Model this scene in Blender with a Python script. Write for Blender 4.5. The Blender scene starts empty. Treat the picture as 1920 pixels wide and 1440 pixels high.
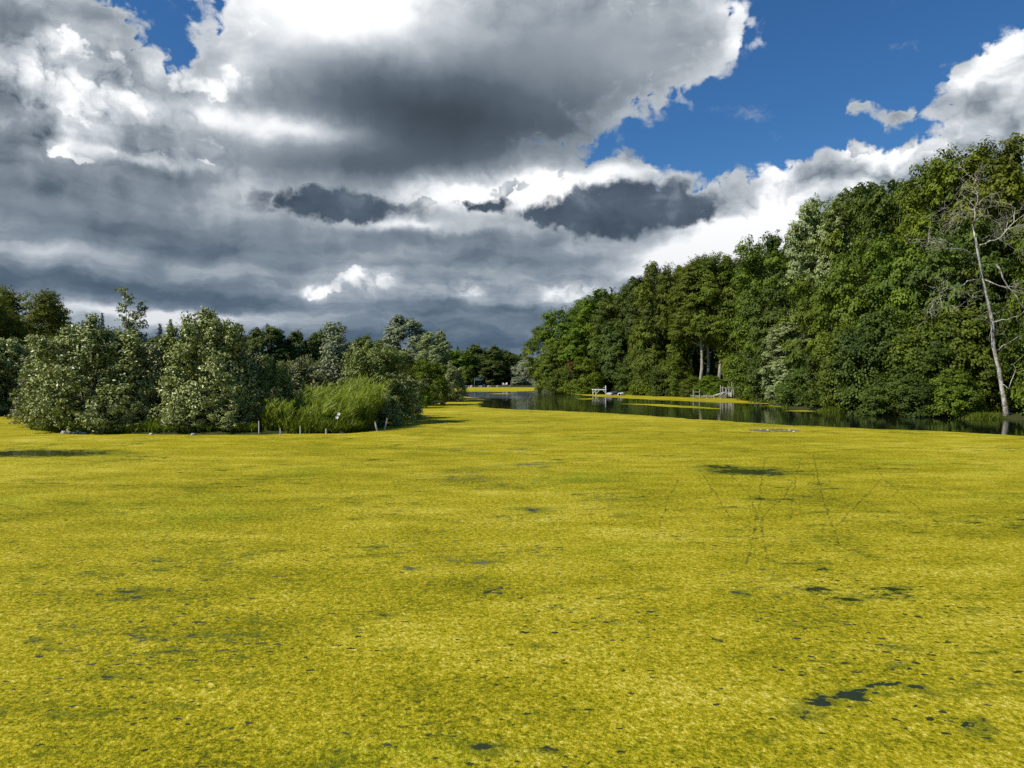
import bpy, math, random
import numpy as np
from mathutils import Vector

sc = bpy.context.scene
COL = sc.collection
F = 1400.0          # focal length in pixels of the 1920 px wide picture
HZ = 710.0          # image row of the horizon
CH = 3.0            # eye height above the water

# ---------------------------------------------------------------- camera
cam_data = bpy.data.cameras.new('camera')
cam = bpy.data.objects.new('camera', cam_data)
COL.objects.link(cam)
cam_data.lens = 36.0 * F / 1920.0
cam_data.sensor_width = 36.0
cam_data.clip_start = 0.1
cam_data.clip_end = 20000.0
cam.location = (0, 0, CH)
cam.rotation_euler = (math.radians(90) - math.atan((720 - HZ) / F), 0, 0)
sc.camera = cam

# ---------------------------------------------------------------- view
sc.view_settings.view_transform = 'Standard'
sc.view_settings.look = 'None'
sc.view_settings.exposure = 0.15
sc.view_settings.gamma = 1.0
sc.cycles.max_bounces = 6
sc.cycles.diffuse_bounces = 3
sc.cycles.glossy_bounces = 3
sc.cycles.transmission_bounces = 4
sc.cycles.transparent_max_bounces = 4
sc.cycles.sample_clamp_indirect = 4.0
sc.cycles.use_denoising = False
sc.cycles.use_adaptive_sampling = False

SUN_AZ = math.radians(-114.0)     # clockwise from +Y (straight ahead); negative = left
SUN_EL = math.radians(45.0)
sun_data = bpy.data.lights.new('sun', 'SUN')
sun_data.energy = 5.0
sun_data.angle = math.radians(0.5)
sun_data.color = (1.0, 0.95, 0.84)
sun = bpy.data.objects.new('sun', sun_data)
COL.objects.link(sun)
sdir = Vector((math.sin(SUN_AZ) * math.cos(SUN_EL), math.cos(SUN_AZ) * math.cos(SUN_EL), math.sin(SUN_EL)))
sun.rotation_euler = sdir.to_track_quat('Z', 'Y').to_euler()
sun.location = (-60, -20, 60)


# ---------------------------------------------------------------- node expression helper
class NT:
    def __init__(s, tree):
        s.t = tree
    def new(s, kind, **kw):
        n = s.t.nodes.new(kind)
        for k, v in kw.items():
            setattr(n, k, v)
        return n
    def link(s, a, b):
        s.t.links.new(a, b)
    def put(s, sock, v):
        if isinstance(v, X):
            s.link(v.o, sock)
        elif hasattr(v, 'is_linked'):
            s.link(v, sock)
        else:
            sock.default_value = v
    def m(s, op, a, b=None, c=None, clamp=False):
        n = s.new('ShaderNodeMath', operation=op)
        n.use_clamp = clamp
        s.put(n.inputs[0], a)
        if b is not None: s.put(n.inputs[1], b)
        if c is not None: s.put(n.inputs[2], c)
        return X(s, n.outputs[0])
    def v(s, op, a, b=None, c=None, scale=None):
        n = s.new('ShaderNodeVectorMath', operation=op)
        s.put(n.inputs[0], a)
        if b is not None: s.put(n.inputs[1], b)
        if c is not None: s.put(n.inputs[2], c)
        if scale is not None: s.put(n.inputs['Scale'], scale)
        return X(s, n.outputs['Value' if op in ('DOT_PRODUCT', 'LENGTH', 'DISTANCE') else 'Vector'])
    def sep(s, a):
        n = s.new('ShaderNodeSeparateXYZ'); s.put(n.inputs[0], a)
        return [X(s, o) for o in n.outputs]
    def comb(s, x, y, z):
        n = s.new('ShaderNodeCombineXYZ')
        for i, q in enumerate((x, y, z)): s.put(n.inputs[i], q)
        return X(s, n.outputs[0])
    def noise(s, vec, scale=1.0, detail=4.0, rough=0.5, col=False, dist=0.0, lac=2.0, kind='FBM'):
        n = s.new('ShaderNodeTexNoise', noise_type=kind)
        if kind == 'RIDGED_MULTIFRACTAL':
            n.normalize = False; n.inputs['Offset'].default_value = 1.0; n.inputs['Gain'].default_value = 1.0
        s.put(n.inputs['Vector'], vec)
        n.inputs['Scale'].default_value = scale
        n.inputs['Detail'].default_value = detail
        n.inputs['Roughness'].default_value = rough
        n.inputs['Lacunarity'].default_value = lac
        n.inputs['Distortion'].default_value = dist
        return X(s, n.outputs['Color' if col else 'Fac'])
    def voronoi(s, vec, scale=1.0, feature='F1', out='Distance', smooth=None, rnd=1.0):
        n = s.new('ShaderNodeTexVoronoi', feature=feature)
        s.put(n.inputs['Vector'], vec)
        n.inputs['Scale'].default_value = scale
        n.inputs['Randomness'].default_value = rnd
        if smooth is not None: n.inputs['Smoothness'].default_value = smooth
        return X(s, n.outputs[out])
    def sstep(s, a, lo, hi, t0=0.0, t1=1.0):
        n = s.new('ShaderNodeMapRange', interpolation_type='SMOOTHSTEP')
        s.put(n.inputs[0], a)
        n.inputs[1].default_value = lo; n.inputs[2].default_value = hi
        n.inputs[3].default_value = t0; n.inputs[4].default_value = t1
        return X(s, n.outputs[0])
    def ramp(s, a, stops, interp='LINEAR'):
        n = s.new('ShaderNodeValToRGB')
        s.put(n.inputs[0], a)
        cr = n.color_ramp; cr.interpolation = interp
        while len(cr.elements) < len(stops): cr.elements.new(0.5)
        for e, (p, c) in zip(cr.elements, stops):
            e.position = p; e.color = (c[0], c[1], c[2], 1.0)
        return X(s, n.outputs[0])
    def mix(s, f, a, b):
        n = s.new('ShaderNodeMix', data_type='RGBA')
        s.put(n.inputs[0], f)
        for sock, val in ((n.inputs[6], a), (n.inputs[7], b)):
            if isinstance(val, (tuple, list)): val = (val[0], val[1], val[2], 1.0)
            s.put(sock, val)
        return X(s, n.outputs[2])
    def gauss(s, p, blobs):
        """sum of w * exp(-|(p-c)/r|^2) over a list of (cx, cy, rx, ry, w)"""
        acc = None
        for cx, cy, rx, ry, w in blobs:
            q = s.v('MULTIPLY_ADD', p, (1 / rx, 1 / ry, 0), (-cx / rx, -cy / ry, 0))
            d = s.v('DOT_PRODUCT', q, q)
            e = s.m('POWER', 0.3678794, d)
            acc = s.m('MULTIPLY_ADD', e, w, 0.0 if acc is None else acc)
        return acc


class X:
    def __init__(s, nt, o): s.n = nt; s.o = o
    def __add__(s, b): return s.n.m('ADD', s, b)
    __radd__ = __add__
    def __sub__(s, b): return s.n.m('SUBTRACT', s, b)
    def __rsub__(s, b): return s.n.m('SUBTRACT', b, s)
    def __mul__(s, b): return s.n.m('MULTIPLY', s, b)
    __rmul__ = __mul__
    def __truediv__(s, b): return s.n.m('DIVIDE', s, b)


def lin(r, g, b):
    f = lambda c: (c / 255 / 12.92) if c / 255 <= 0.04045 else ((c / 255 + 0.055) / 1.055) ** 2.4
    return (f(r), f(g), f(b))


# ---------------------------------------------------------------- world: sky with clouds
def build_world():
    w = bpy.data.worlds.new('World')
    sc.world = w
    w.use_nodes = True
    w.cycles.sampling_method = 'MANUAL'
    w.cycles.sample_map_resolution = 512
    t = w.node_tree
    t.nodes.clear()
    n = NT(t)
    STR = 0.1
    sky = n.new('ShaderNodeTexSky', sky_type='NISHITA')
    sky.sun_disc = False
    sky.sun_elevation = SUN_EL
    sky.sun_rotation = SUN_AZ % (2 * math.pi)
    sky.altitude = 200
    sky.air_density = 1.0
    sky.dust_density = 0.3
    sky.ozone_density = 3.0
    co = n.new('ShaderNodeTexCoord')
    d = X(n, co.outputs['Generated'])
    dx, dy, dz = n.sep(d)
    hyp = n.m('SQRT', dx * dx + dy * dy + 1e-5)
    az = n.m('ARCTAN2', dx, dy)
    el = n.m('MINIMUM', n.m('MAXIMUM', dz / hyp, -0.05), 3.0)
    # angular chart of the sky in hundredths: x = azimuth, y = tan(elevation)
    P = n.comb(az * 14.0, el * 14.0, 0.0)
    def c(px, py, rx, ry, wt):
        a = math.atan((px - 960) / F)
        cs = math.cos(a)
        return (a * 14.0, (HZ - py) / F * cs * 14.0, rx / 100.0 * cs * cs, ry / 100.0 * cs, wt)
    # perspective stretch: the lower the part of the sky, the flatter its clouds
    z2 = n.m('ADD', n.m('MAXIMUM', dz, 0.0), 0.10)
    flat = n.comb(dx / z2, dy / z2, 0.0)
    w1 = n.v('SUBTRACT', n.noise(P, 0.9, 3.0, 0.5, col=True), (0.5, 0.5, 0.5))
    w2 = n.v('SUBTRACT', n.noise(P, 3.4, 5.0, 0.60, col=True), (0.5, 0.5, 0.5))
    PL = n.v('ADD', P, n.v('MULTIPLY', w1, (0.8, 0.5, 0)))
    PM = n.v('ADD', PL, n.v('MULTIPLY', w2, (0.22, 0.20, 0)))
    PW = n.v('ADD', PL, n.v('MULTIPLY', w2, (0.62, 0.5, 0)))
    PS = n.v('MULTIPLY', PM, (0.30, 1.35, 1.0))
    PSo = n.v('ADD', PS, (0.04, -0.26, 0.0))
    bil = n.noise(PM, 0.95, 7.0, 0.55)
    bil_s = n.noise(n.v('ADD', PM, (-0.24, 0.30, 0.0)), 0.95, 4.0, 0.45)
    relief = bil - bil_s
    stre = n.noise(PS, 1.25, 7.0, 0.56)
    stre_s = n.noise(PSo, 1.25, 3.0, 0.45)
    rid = n.noise(n.v('ADD', PL, n.v('MULTIPLY', w2, (0.10, 0.10, 0))), 1.15, 5.0, 0.85, kind='RIDGED_MULTIFRACTAL')
    cumu = n.m('MINIMUM', n.gauss(PL, [c(*b) for b in CUMULUS]), 1.0)

    # --- coverage of the main cloud field
    cov = n.gauss(PW, [c(*b) for b in COVER])
    covn = cov + (bil - 0.5) * 0.50 + (RM - rid) * 0.16
    mask = n.sstep(covn, 0.30, 0.56)
    thick = n.sstep(covn, 0.40, 0.95)
    # --- brightness field (0 darkest .. 1 white)
    bri = n.gauss(PM, [c(*b) for b in BRIGHT])
    rough = n.m('MAXIMUM', 1.0 - n.gauss(PL, [c(*b) for b in SMOOTH]), 0.10)
    low = n.sstep(el, 0.04, 0.24, 1.0, 0.0)
    high = 1.0 - low
    tex = relief * (0.55 * high + 0.30 + cumu * 0.85) + (RM - rid) * cumu * 0.13 + (stre - 0.5) * (1.05 * low + 0.25) + (stre - stre_s) * (0.30 + 0.35 * low)
    b = bri + 0.56 + tex * rough * 0.85 + (1.0 - thick) * 0.14
    colr = n.ramp(b, RAMP)
    colr = n.mix(n.sstep(el, 0.0, 0.30, 0.9, 0.0), colr, n.mix(0.45, colr, lin(72, 102, 130)))
    # crisp lit cumulus heads standing in front of the grey deck
    wf_ = n.gauss(PW, [c(*b) for b in HEADS])
    wfm = n.sstep(wf_ + (bil - 0.5) * 0.8 + (RM - rid) * 0.16, 0.46, 0.60)
    wfv = 0.78 + relief * 1.6 + (RM - rid) * 0.16 + (wf_ - 0.6) * 0.25
    colr = n.mix(wfm * 0.85, colr, n.ramp(wfv, RAMP))
    # thin wisps in the blue
    wis = n.noise(n.v('ADD', n.v('MULTIPLY', PW, (0.7, 1.3, 1)), (7.3, 2.1, 0)), 0.9, 7.0, 0.62)
    wmask = n.sstep(wis, 0.60, 0.82, 0.0, 0.5)
    skyc = X(n, sky.outputs[0])
    hs = n.new('ShaderNodeHueSaturation')
    hs.inputs['Saturation'].default_value = 1.12
    hs.inputs['Value'].default_value = 1.0
    n.put(hs.inputs['Color'], skyc)
    skyc = X(n, hs.outputs[0])
    skyc = n.v('MULTIPLY', skyc, SKYMUL)
    mk = n.m('MAXIMUM', mask, wmask)
    # small dark foreground puffs with crisp edges
    dk = n.gauss(PW, [c(*b) for b in DARKPUFF])
    dkm = n.sstep(dk + (bil - 0.5) * 0.7 + (RM - rid) * 0.12, 0.34, 0.80)
    dkc = n.ramp(0.36 + relief * 1.3 + (stre - 0.5) * 0.9, [(0.0, lin(58, 70, 84)), (0.5, lin(82, 96, 111)), (1.0, lin(140, 150, 160))])
    cl = n.v('SCALE', n.mix(dkm, colr, dkc), scale=1.0 / STR)
    mk = n.m('MAXIMUM', mk, dkm)
    out = n.mix(mk, skyc, cl)
    bg = n.new('ShaderNodeBackground')
    bg.inputs['Strength'].default_value = STR
    n.put(bg.inputs['Color'], out)
    ow = n.new('ShaderNodeOutputWorld')
    n.link(bg.outputs[0], ow.inputs['Surface'])


SKYMUL = (0.43, 0.70, 0.90)
RM = 0.85
HEADS = [(35, 95, 48, 60, 1.1), (140, 95, 34, 38, 0.9), (75, 170, 110, 42, 1.0), (232, 125, 34, 40, 0.9), (225, 200, 90, 40, 0.8), (420, 160, 70, 40, 0.85), (330, 150, 36, 26, 0.6),
         (420, 262, 90, 16, 0.6), (120, 290, 110, 15, 0.75), (290, 284, 60, 14, 0.75), (400, 300, 40, 10, 0.7), (700, 525, 52, 30, 1.0), (640, 530, 30, 20, 0.5), (870, 546, 40, 18, 1.0), (590, 543, 28, 15, 1.15), (1062, 550, 58, 20, 1.0),
         (945, 350, 60, 22, 0.8), (800, 372, 40, 20, 0.7), (1050, 325, 36, 24, 0.9), (1470, 350, 80, 40, 0.7), (1590, 285, 34, 24, 1.0), (1700, 275, 70, 22, 0.8), (1420, 440, 80, 30, 0.6)]
CUMULUS = [(80, 140, 140, 110, 1.2), (300, 180, 160, 90, 0.9), (480, 120, 90, 90, 0.6), (250, 290, 260, 30, 0.9), (880, 350, 120, 40, 1.0), (1090, 340, 150, 45, 1.0),
           (1480, 380, 160, 80, 1.1), (1680, 300, 170, 50, 1.0), (1880, 150, 150, 120, 0.7), (700, 530, 80, 35, 0.7), (870, 546, 60, 25, 0.7), (1060, 550, 80, 30, 0.7), (1380, 60, 80, 110, 0.5), (590, 541, 30, 15, 0.6)]
SMOOTH = [(860, 190, 430, 160, 0.95), (1180, 80, 220, 90, 0.5), (560, 40, 200, 90, 0.5), (650, 290, 300, 60, 0.4), (1200, 380, 150, 50, 0.3), (300, 450, 400, 50, 0.3)]
RAMP = [(0.0, lin(56, 66, 76)), (0.25, lin(88, 100, 112)), (0.5, lin(134, 144, 154)), (0.75, lin(190, 196, 202)),
        (0.95, lin(244, 246, 248)), (1.0, lin(255, 255, 255))]
# (px, py, rx, ry, weight)
COVER = [
    (60, 130, 190, 170, 1.0), (330, 250, 320, 130, 1.1), (0, 330, 400, 170, 1.1), (620, 60, 230, 170, 1.0),
    (760, 240, 330, 150, 1.1), (1050, 60, 330, 160, 1.2), (1280, 90, 130, 90, 0.45), (300, 450, 700, 150, 1.2),
    (900, 470, 500, 120, 1.1), (1000, 590, 700, 100, 1.2), (300, 590, 700, 90, 1.1), (1260, 440, 200, 90, 0.8),
    (1470, 390, 130, 75, 0.95), (1560, 330, 60, 45, 0.45), (1700, 330, 150, 50, 0.8), (1590, 290, 32, 24, 0.55), (1850, 180, 120, 100, 1.35),
    (1960, 120, 110, 110, 0.7), (1850, 300, 200, 60, 0.8), (1600, 208, 44, 26, 0.92), (1680, 224, 50, 20, 0.80), (1400, 60, 50, 60, 0.15),
    (1055, 340, 50, 34, 0.6), (1165, 330, 50, 26, 0.5), (1085, 250, 60, 30, 0.35), (150, 40, 100, 60, 0.4),
    (330, 100, 50, 62, -0.62), (300, 6, 90, 22, -0.40), (190, 70, 50, 40, 0.25), (1180, 270, 28, 38, 0.35),
    (1190, 262, 170, 38, -0.42), (1540, 130, 250, 130, -0.4), (900, 680, 900, 60, 1.1), (200, 680, 600, 60, 1.0), (1500, 640, 400, 60, 0.7), (2300, 500, 400, 200, 0.8), (-500, 400, 400, 300, 0.9),
]
BRIGHT = [
    (70, 130, 110, 95, 0.10), (240, 210, 160, 60, 0.12),
    (630, 10, 210, 80, 0.62), (520, 110, 130, 60, 0.22), (430, 150, 60, 50, 0.2), (560, 242, 110, 26, 0.42),
    (400, 215, 110, 24, 0.25), (330, 330, 80, 22, -0.15), (230, 292, 150, 12, 0.35), (40, 270, 90, 16, -0.22),
    (880, 262, 230, 80, -0.40), (740, 180, 230, 65, -0.32), (690, 315, 210, 30, -0.24), (960, 140, 190, 90, -0.10), (600, 120, 120, 40, -0.10),
    (1150, 90, 230, 110, 0.02), (1100, 180, 120, 40, -0.10), (1380, 60, 50, 70, 0.22), (1080, 240, 60, 25, -0.15),
    (120, 345, 240, 50, -0.22), (480, 375, 90, 40, 0.16), (880, 360, 135, 38, 0.75), (1030, 350, 70, 38, 0.65), (1430, 425, 110, 36, 0.40), (1300, 478, 120, 24, 0.35),
    (1160, 325, 60, 20, 0.55), (80, 472, 120, 16, 0.30), (300, 440, 280, 26, -0.22), (420, 480, 240, 22, -0.22),
    (820, 445, 190, 14, -0.16), (760, 420, 110, 12, 0.30), (950, 488, 170, 17, -0.22), (100, 530, 260, 26, -0.26),
    (450, 560, 300, 20, -0.22), (700, 528, 62, 28, 0.42), (870, 546, 42, 20, 0.42), (590, 542, 30, 13, 0.50),
    (1065, 552, 70, 20, 0.42), (960, 625, 250, 30, -0.20), (320, 592, 230, 13, 0.28), (900, 590, 200, 20, -0.14),
    (1240, 495, 120, 30, 0.28), (1370, 430, 90, 40, 0.38), (1470, 360, 80, 55, 0.48), (1590, 285, 40, 25, 0.45),
    (1700, 290, 110, 30, 0.40), (1890, 100, 70, 60, 0.38), (1800, 160, 70, 30, 0.25), (1860, 230, 120, 40, 0.14),
    (1560, 330, 60, 20, -0.12), (1050, 300, 300, 12, 0.0), (1200, 520, 150, 30, 0.05), (880, 655, 900, 34, -0.20), (300, 590, 240, 12, 0.22),
]
DARKPUFF = [
    (635, 384, 185, 36, 1.15), (1200, 385, 150, 52, 1.35), (1090, 400, 90, 40, 0.7), (1300, 400, 60, 30, 0.4), (885, 378, 34, 14, 0.62),
    (930, 372, 40, 20, 0.66), (1185, 285, 26, 30, 0.5), (1395, 318, 26, 10, 0.55), (1000, 405, 120, 16, 0.5),
]
build_world()


# ---------------------------------------------------------------- helpers for things
rng = np.random.default_rng(7)


def at(px, py, z=0.0):
    """ground point seen at (px, py) of the photograph, on height z"""
    d = (CH - z) * F / (py - HZ)
    return Vector(((px - 960) / F * d, d, z))


def atd(px, d, z=0.0):
    return Vector(((px - 960) / F * d, d, z))


def hgt(py, d):
    return CH + (HZ - py) * d / F


def tag(o, label=None, cat=None, group=None, kind=None):
    if label: o['label'] = label
    if cat: o['category'] = cat
    if group: o['group'] = group
    if kind: o['kind'] = kind
    return o


def empty(name, loc=(0, 0, 0), rz=0.0):
    o = bpy.data.objects.new(name, None)
    o.empty_display_size = 0.3
    COL.objects.link(o)
    o.location = loc
    o.rotation_euler = (0, 0, rz)
    return o


def mesh_np(name, V, Q, mat, tint=None, smooth=False):
    """mesh from arrays: V (n,3), Q (m,4) or (m,3)"""
    me = bpy.data.meshes.new(name)
    V = np.asarray(V, dtype=np.float32); Q = np.asarray(Q, dtype=np.int32)
    k = Q.shape[1]
    me.vertices.add(len(V)); me.vertices.foreach_set('co', V.ravel())
    me.loops.add(Q.size); me.loops.foreach_set('vertex_index', Q.ravel())
    me.polygons.add(len(Q))
    me.polygons.foreach_set('loop_start', np.arange(0, Q.size, k, dtype=np.int32))
    me.polygons.foreach_set('loop_total', np.full(len(Q), k, dtype=np.int32))
    if smooth: me.polygons.foreach_set('use_smooth', np.ones(len(Q), dtype=bool))
    me.update(calc_edges=True)
    if tint is not None:
        a = me.attributes.new('tint', 'FLOAT', 'POINT')
        a.data.foreach_set('value', np.asarray(tint, dtype=np.float32))
    me.materials.append(mat)
    return me


def obj(name, me, parent=None, loc=(0, 0, 0)):
    o = bpy.data.objects.new(name, me)
    COL.objects.link(o)
    o.location = loc
    if parent: o.parent = parent
    return o


class MB:
    """collects tubes, boxes and lathes into one mesh"""
    def __init__(s):
        s.V = []; s.Q = []; s.n = 0
    def add(s, V, Q):
        s.V.append(np.asarray(V, float)); s.Q.append(np.asarray(Q, int) + s.n); s.n += len(V)
    def tube(s, pts, rad, sides=8, cap=True):
        P = np.array([list(p) for p in pts], float); R = np.array(rad, float)
        m = len(P)
        T = np.gradient(P, axis=0); T /= np.linalg.norm(T, axis=1)[:, None] + 1e-9
        up = np.array([0.0, 0, 1]) if abs(T[0][2]) < 0.9 else np.array([1.0, 0, 0])
        V = []
        A = np.cross(T[0], up); A /= np.linalg.norm(A)
        ang = np.arange(sides) * 2 * math.pi / sides
        for i in range(m):
            A = A - T[i] * (A @ T[i]); A /= np.linalg.norm(A) + 1e-9
            B = np.cross(T[i], A)
            V.append(P[i] + R[i] * (np.cos(ang)[:, None] * A + np.sin(ang)[:, None] * B))
        V = np.concatenate(V)
        Q = []
        for i in range(m - 1):
            for k in range(sides):
                k2 = (k + 1) % sides
                Q.append((i * sides + k, i * sides + k2, (i + 1) * sides + k2, (i + 1) * sides + k))
        if cap:
            n0 = len(V)
            V = np.concatenate([V, P[:1], P[-1:]])
            for k in range(sides):
                k2 = (k + 1) % sides
                Q.append((n0, k2, k, n0)); Q.append((n0 + 1, (m - 1) * sides + k, (m - 1) * sides + k2, n0 + 1))
        s.add(V, Q)
    def box(s, c, sz, rot=None, jit=0.0):
        v = np.array([(x, y, z) for z in (-.5, .5) for y in (-.5, .5) for x in (-.5, .5)]) * np.array(sz)
        if rot is not None: v = v @ np.array(rot).T
        v = v + np.array(list(c))
        s.add(v, [(0, 2, 3, 1), (4, 5, 7, 6), (0, 1, 5, 4), (2, 6, 7, 3), (0, 4, 6, 2), (1, 3, 7, 5)])
    def beam(s, a, b, w, h):
        """box between two points, w wide, h high"""
        a = np.array(list(a), float); b = np.array(list(b), float)
        t = b - a; L = np.linalg.norm(t); t /= L
        up = np.array([0, 0, 1.0]) if abs(t[2]) < 0.95 else np.array([0, 1.0, 0])
        sd = np.cross(t, up); sd /= np.linalg.norm(sd); u = np.cross(sd, t)
        s.box((a + b) / 2, (L, w, h), rot=np.stack([t, sd, u], axis=1))
    def build(s, name, mat, parent=None, smooth=False, bevel=0.0):
        V = np.concatenate(s.V)
        faces = []
        for q in s.Q:
            for f in q:
                f = list(f)
                g = []
                for i in f:
                    if i not in g: g.append(int(i))
                faces.append(g)
        me = bpy.data.meshes.new(name)
        me.from_pydata(V.tolist(), [], faces)
        if smooth: me.polygons.foreach_set('use_smooth', np.ones(len(faces), dtype=bool))
        me.materials.append(mat)
        me.update()
        o = obj(name, me, parent)
        if bevel:
            md = o.modifiers.new('bevel', 'BEVEL'); md.width = bevel; md.segments = 2
        return o


def copy_thing(root, loc, rz=0.0, scale=(1, 1, 1)):
    r = root.copy(); COL.objects.link(r)
    r.location = loc; r.rotation_euler = (0, 0, rz); r.scale = scale
    for ch in list(root.children):
        c = ch.copy(); COL.objects.link(c); c.parent = r
        for g in list(ch.children):
            e = g.copy(); COL.objects.link(e); e.parent = c
    return r


# ---------------------------------------------------------------- materials
def new_mat(name):
    m = bpy.data.materials.new(name)
    m.use_nodes = True
    m.node_tree.nodes.clear()
    n = NT(m.node_tree)
    out = n.new('ShaderNodeOutputMaterial')
    return m, n, out


def principled(n, col, rough=0.6, spec=0.5, normal=None, **kw):
    p = n.new('ShaderNodeBsdfPrincipled')
    if isinstance(col, (tuple, list)): col = (col[0], col[1], col[2], 1.0)
    n.put(p.inputs['Base Color'], col)
    n.put(p.inputs['Roughness'], rough)
    p.inputs['Specular IOR Level'].default_value = spec
    for k, v in kw.items(): n.put(p.inputs[k], v)
    if normal is not None: n.put(p.inputs['Normal'], normal)
    return p


def bump(n, h, strength, dist=1.0):
    b = n.new('ShaderNodeBump')
    b.inputs['Strength'].default_value = strength
    b.inputs['Distance'].default_value = dist
    n.put(b.inputs['Height'], h)
    return X(n, b.outputs[0])


def leaf_mat(name, dark, light, under=None, trans=0.20, rough=0.6, spec=0.22, hue=0.012, accent=None):
    """leaf colour runs dark..light with the leaf's own tint; under = colour of the leaf's underside"""
    m, n, out = new_mat(name)
    at_ = n.new('ShaderNodeAttribute'); at_.attribute_name = 'tint'
    tint = X(n, at_.outputs['Fac'])
    oi = n.new('ShaderNodeObjectInfo')
    rnd = X(n, oi.outputs['Random'])
    stops = [(0.0, dark), (1.0, light)]
    if accent: stops = [(0.0, dark), (0.85, light), (1.0, accent)]
    c = n.ramp(tint, stops)
    h = n.new('ShaderNodeHueSaturation')
    n.put(h.inputs['Hue'], 0.5 + (rnd - 0.5) * (2 * hue))
    n.put(h.inputs['Value'], 0.86 + rnd * 0.3)
    n.put(h.inputs['Color'], c)
    c = X(n, h.outputs[0])
    top = c
    if under:
        g = n.new('ShaderNodeNewGeometry')
        top = n.mix(X(n, g.outputs['Backfacing']), c, under)
    p = principled(n, top, rough, spec)
    tr = n.new('ShaderNodeBsdfTranslucent')
    n.put(tr.inputs['Color'], n.v('MULTIPLY', c, (1.25, 1.3, 0.7)))
    mx = n.new('ShaderNodeMixShader'); mx.inputs[0].default_value = trans
    n.link(p.outputs[0], mx.inputs[1]); n.link(tr.outputs[0], mx.inputs[2])
    n.link(mx.outputs[0], out.inputs['Surface'])
    return m


M = {}
M['leaf_deep'] = leaf_mat('broad_leaf_deep', (0.024, 0.046, 0.004), (0.170, 0.225, 0.014))
M['leaf_olive'] = leaf_mat('broad_leaf_olive', (0.034, 0.052, 0.003), (0.188, 0.232, 0.013))
M['leaf_fresh'] = leaf_mat('broad_leaf_fresh', (0.036, 0.062, 0.003), (0.185, 0.250, 0.012))
M['leaf_blue'] = leaf_mat('broad_leaf_cool', (0.024, 0.046, 0.006), (0.130, 0.185, 0.020))
M['leaf_silver'] = leaf_mat('silver_leaf', (0.035, 0.060, 0.008), (0.19, 0.24, 0.04), under=(0.33, 0.39, 0.15), hue=0.0, rough=0.6)
M['leaf_willow'] = leaf_mat('willow_leaf', (0.022, 0.038, 0.004), (0.165, 0.200, 0.015), under=(0.38, 0.42, 0.15), spec=0.4, rough=0.42, hue=0.01)
M['leaf_willow_olive'] = leaf_mat('willow_leaf_olive', (0.050, 0.065, 0.008), (0.20, 0.205, 0.028), under=(0.27, 0.29, 0.13), spec=0.4, rough=0.45, hue=0.01)
M['leaf_willow_green'] = leaf_mat('willow_leaf_green', (0.045, 0.065, 0.005), (0.22, 0.27, 0.025), under=(0.24, 0.29, 0.09), hue=0.0)
M['leaf_grey'] = leaf_mat('grey_willow_leaf', (0.035, 0.055, 0.015), (0.16, 0.195, 0.07), under=(0.28, 0.31, 0.18), hue=0.0)
M['leaf_feather'] = leaf_mat('feathery_leaf', (0.06, 0.08, 0.008), (0.25, 0.27, 0.035), trans=0.35)
M['leaf_far'] = leaf_mat('distant_leaf', (0.028, 0.050, 0.008), (0.135, 0.170, 0.025))
M['needle'] = leaf_mat('conifer_needles', (0.008, 0.022, 0.008), (0.030, 0.050, 0.018), trans=0.05)
M['reed'] = leaf_mat('reed_blade', (0.075, 0.110, 0.010), (0.39, 0.46, 0.065), trans=0.5, rough=0.45, hue=0.0, accent=(0.55, 0.55, 0.26))
M['grass'] = leaf_mat('bank_grass', (0.05, 0.08, 0.008), (0.22, 0.27, 0.02), trans=0.3, hue=0.0)


def bark_mat(name, c1, c2, scale=6.0, stretch=0.25, bstr=0.6):
    m, n, out = new_mat(name)
    tc = n.new('ShaderNodeTexCoord')
    p = n.v('MULTIPLY', X(n, tc.outputs['Object']), (1, 1, stretch))
    a = n.noise(p, scale, 6, 0.65)
    b = n.noise(p, scale * 4, 4, 0.6)
    c = n.mix(n.sstep(a * 0.7 + b * 0.3, 0.38, 0.62), c1, c2)
    s = principled(n, c, 0.9, 0.2, bump(n, a + b * 0.5, bstr, 0.03))
    n.link(s.outputs[0], out.inputs['Surface'])
    return m


M['bark'] = bark_mat('grey_bark', (0.06, 0.05, 0.035), (0.17, 0.15, 0.11))
M['bark_pale'] = bark_mat('pale_bark', (0.20, 0.18, 0.14), (0.40, 0.37, 0.31), 3.0)
M['bark_dead'] = bark_mat('bleached_dead_bark', (0.15, 0.12, 0.09), (0.60, 0.56, 0.48), 3.2, 0.5)


def wood_mat(name, c1, c2, sc_=8.0):
    m, n, out = new_mat(name)
    tc = n.new('ShaderNodeTexCoord')
    p = n.v('MULTIPLY', X(n, tc.outputs['Object']), (1, 1, 1))
    a = n.noise(p, sc_, 5, 0.6)
    c = n.mix(a, c1, c2)
    s = principled(n, c, 0.75, 0.3, bump(n, a, 0.3, 0.01))
    n.link(s.outputs[0], out.inputs['Surface'])
    return m


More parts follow.
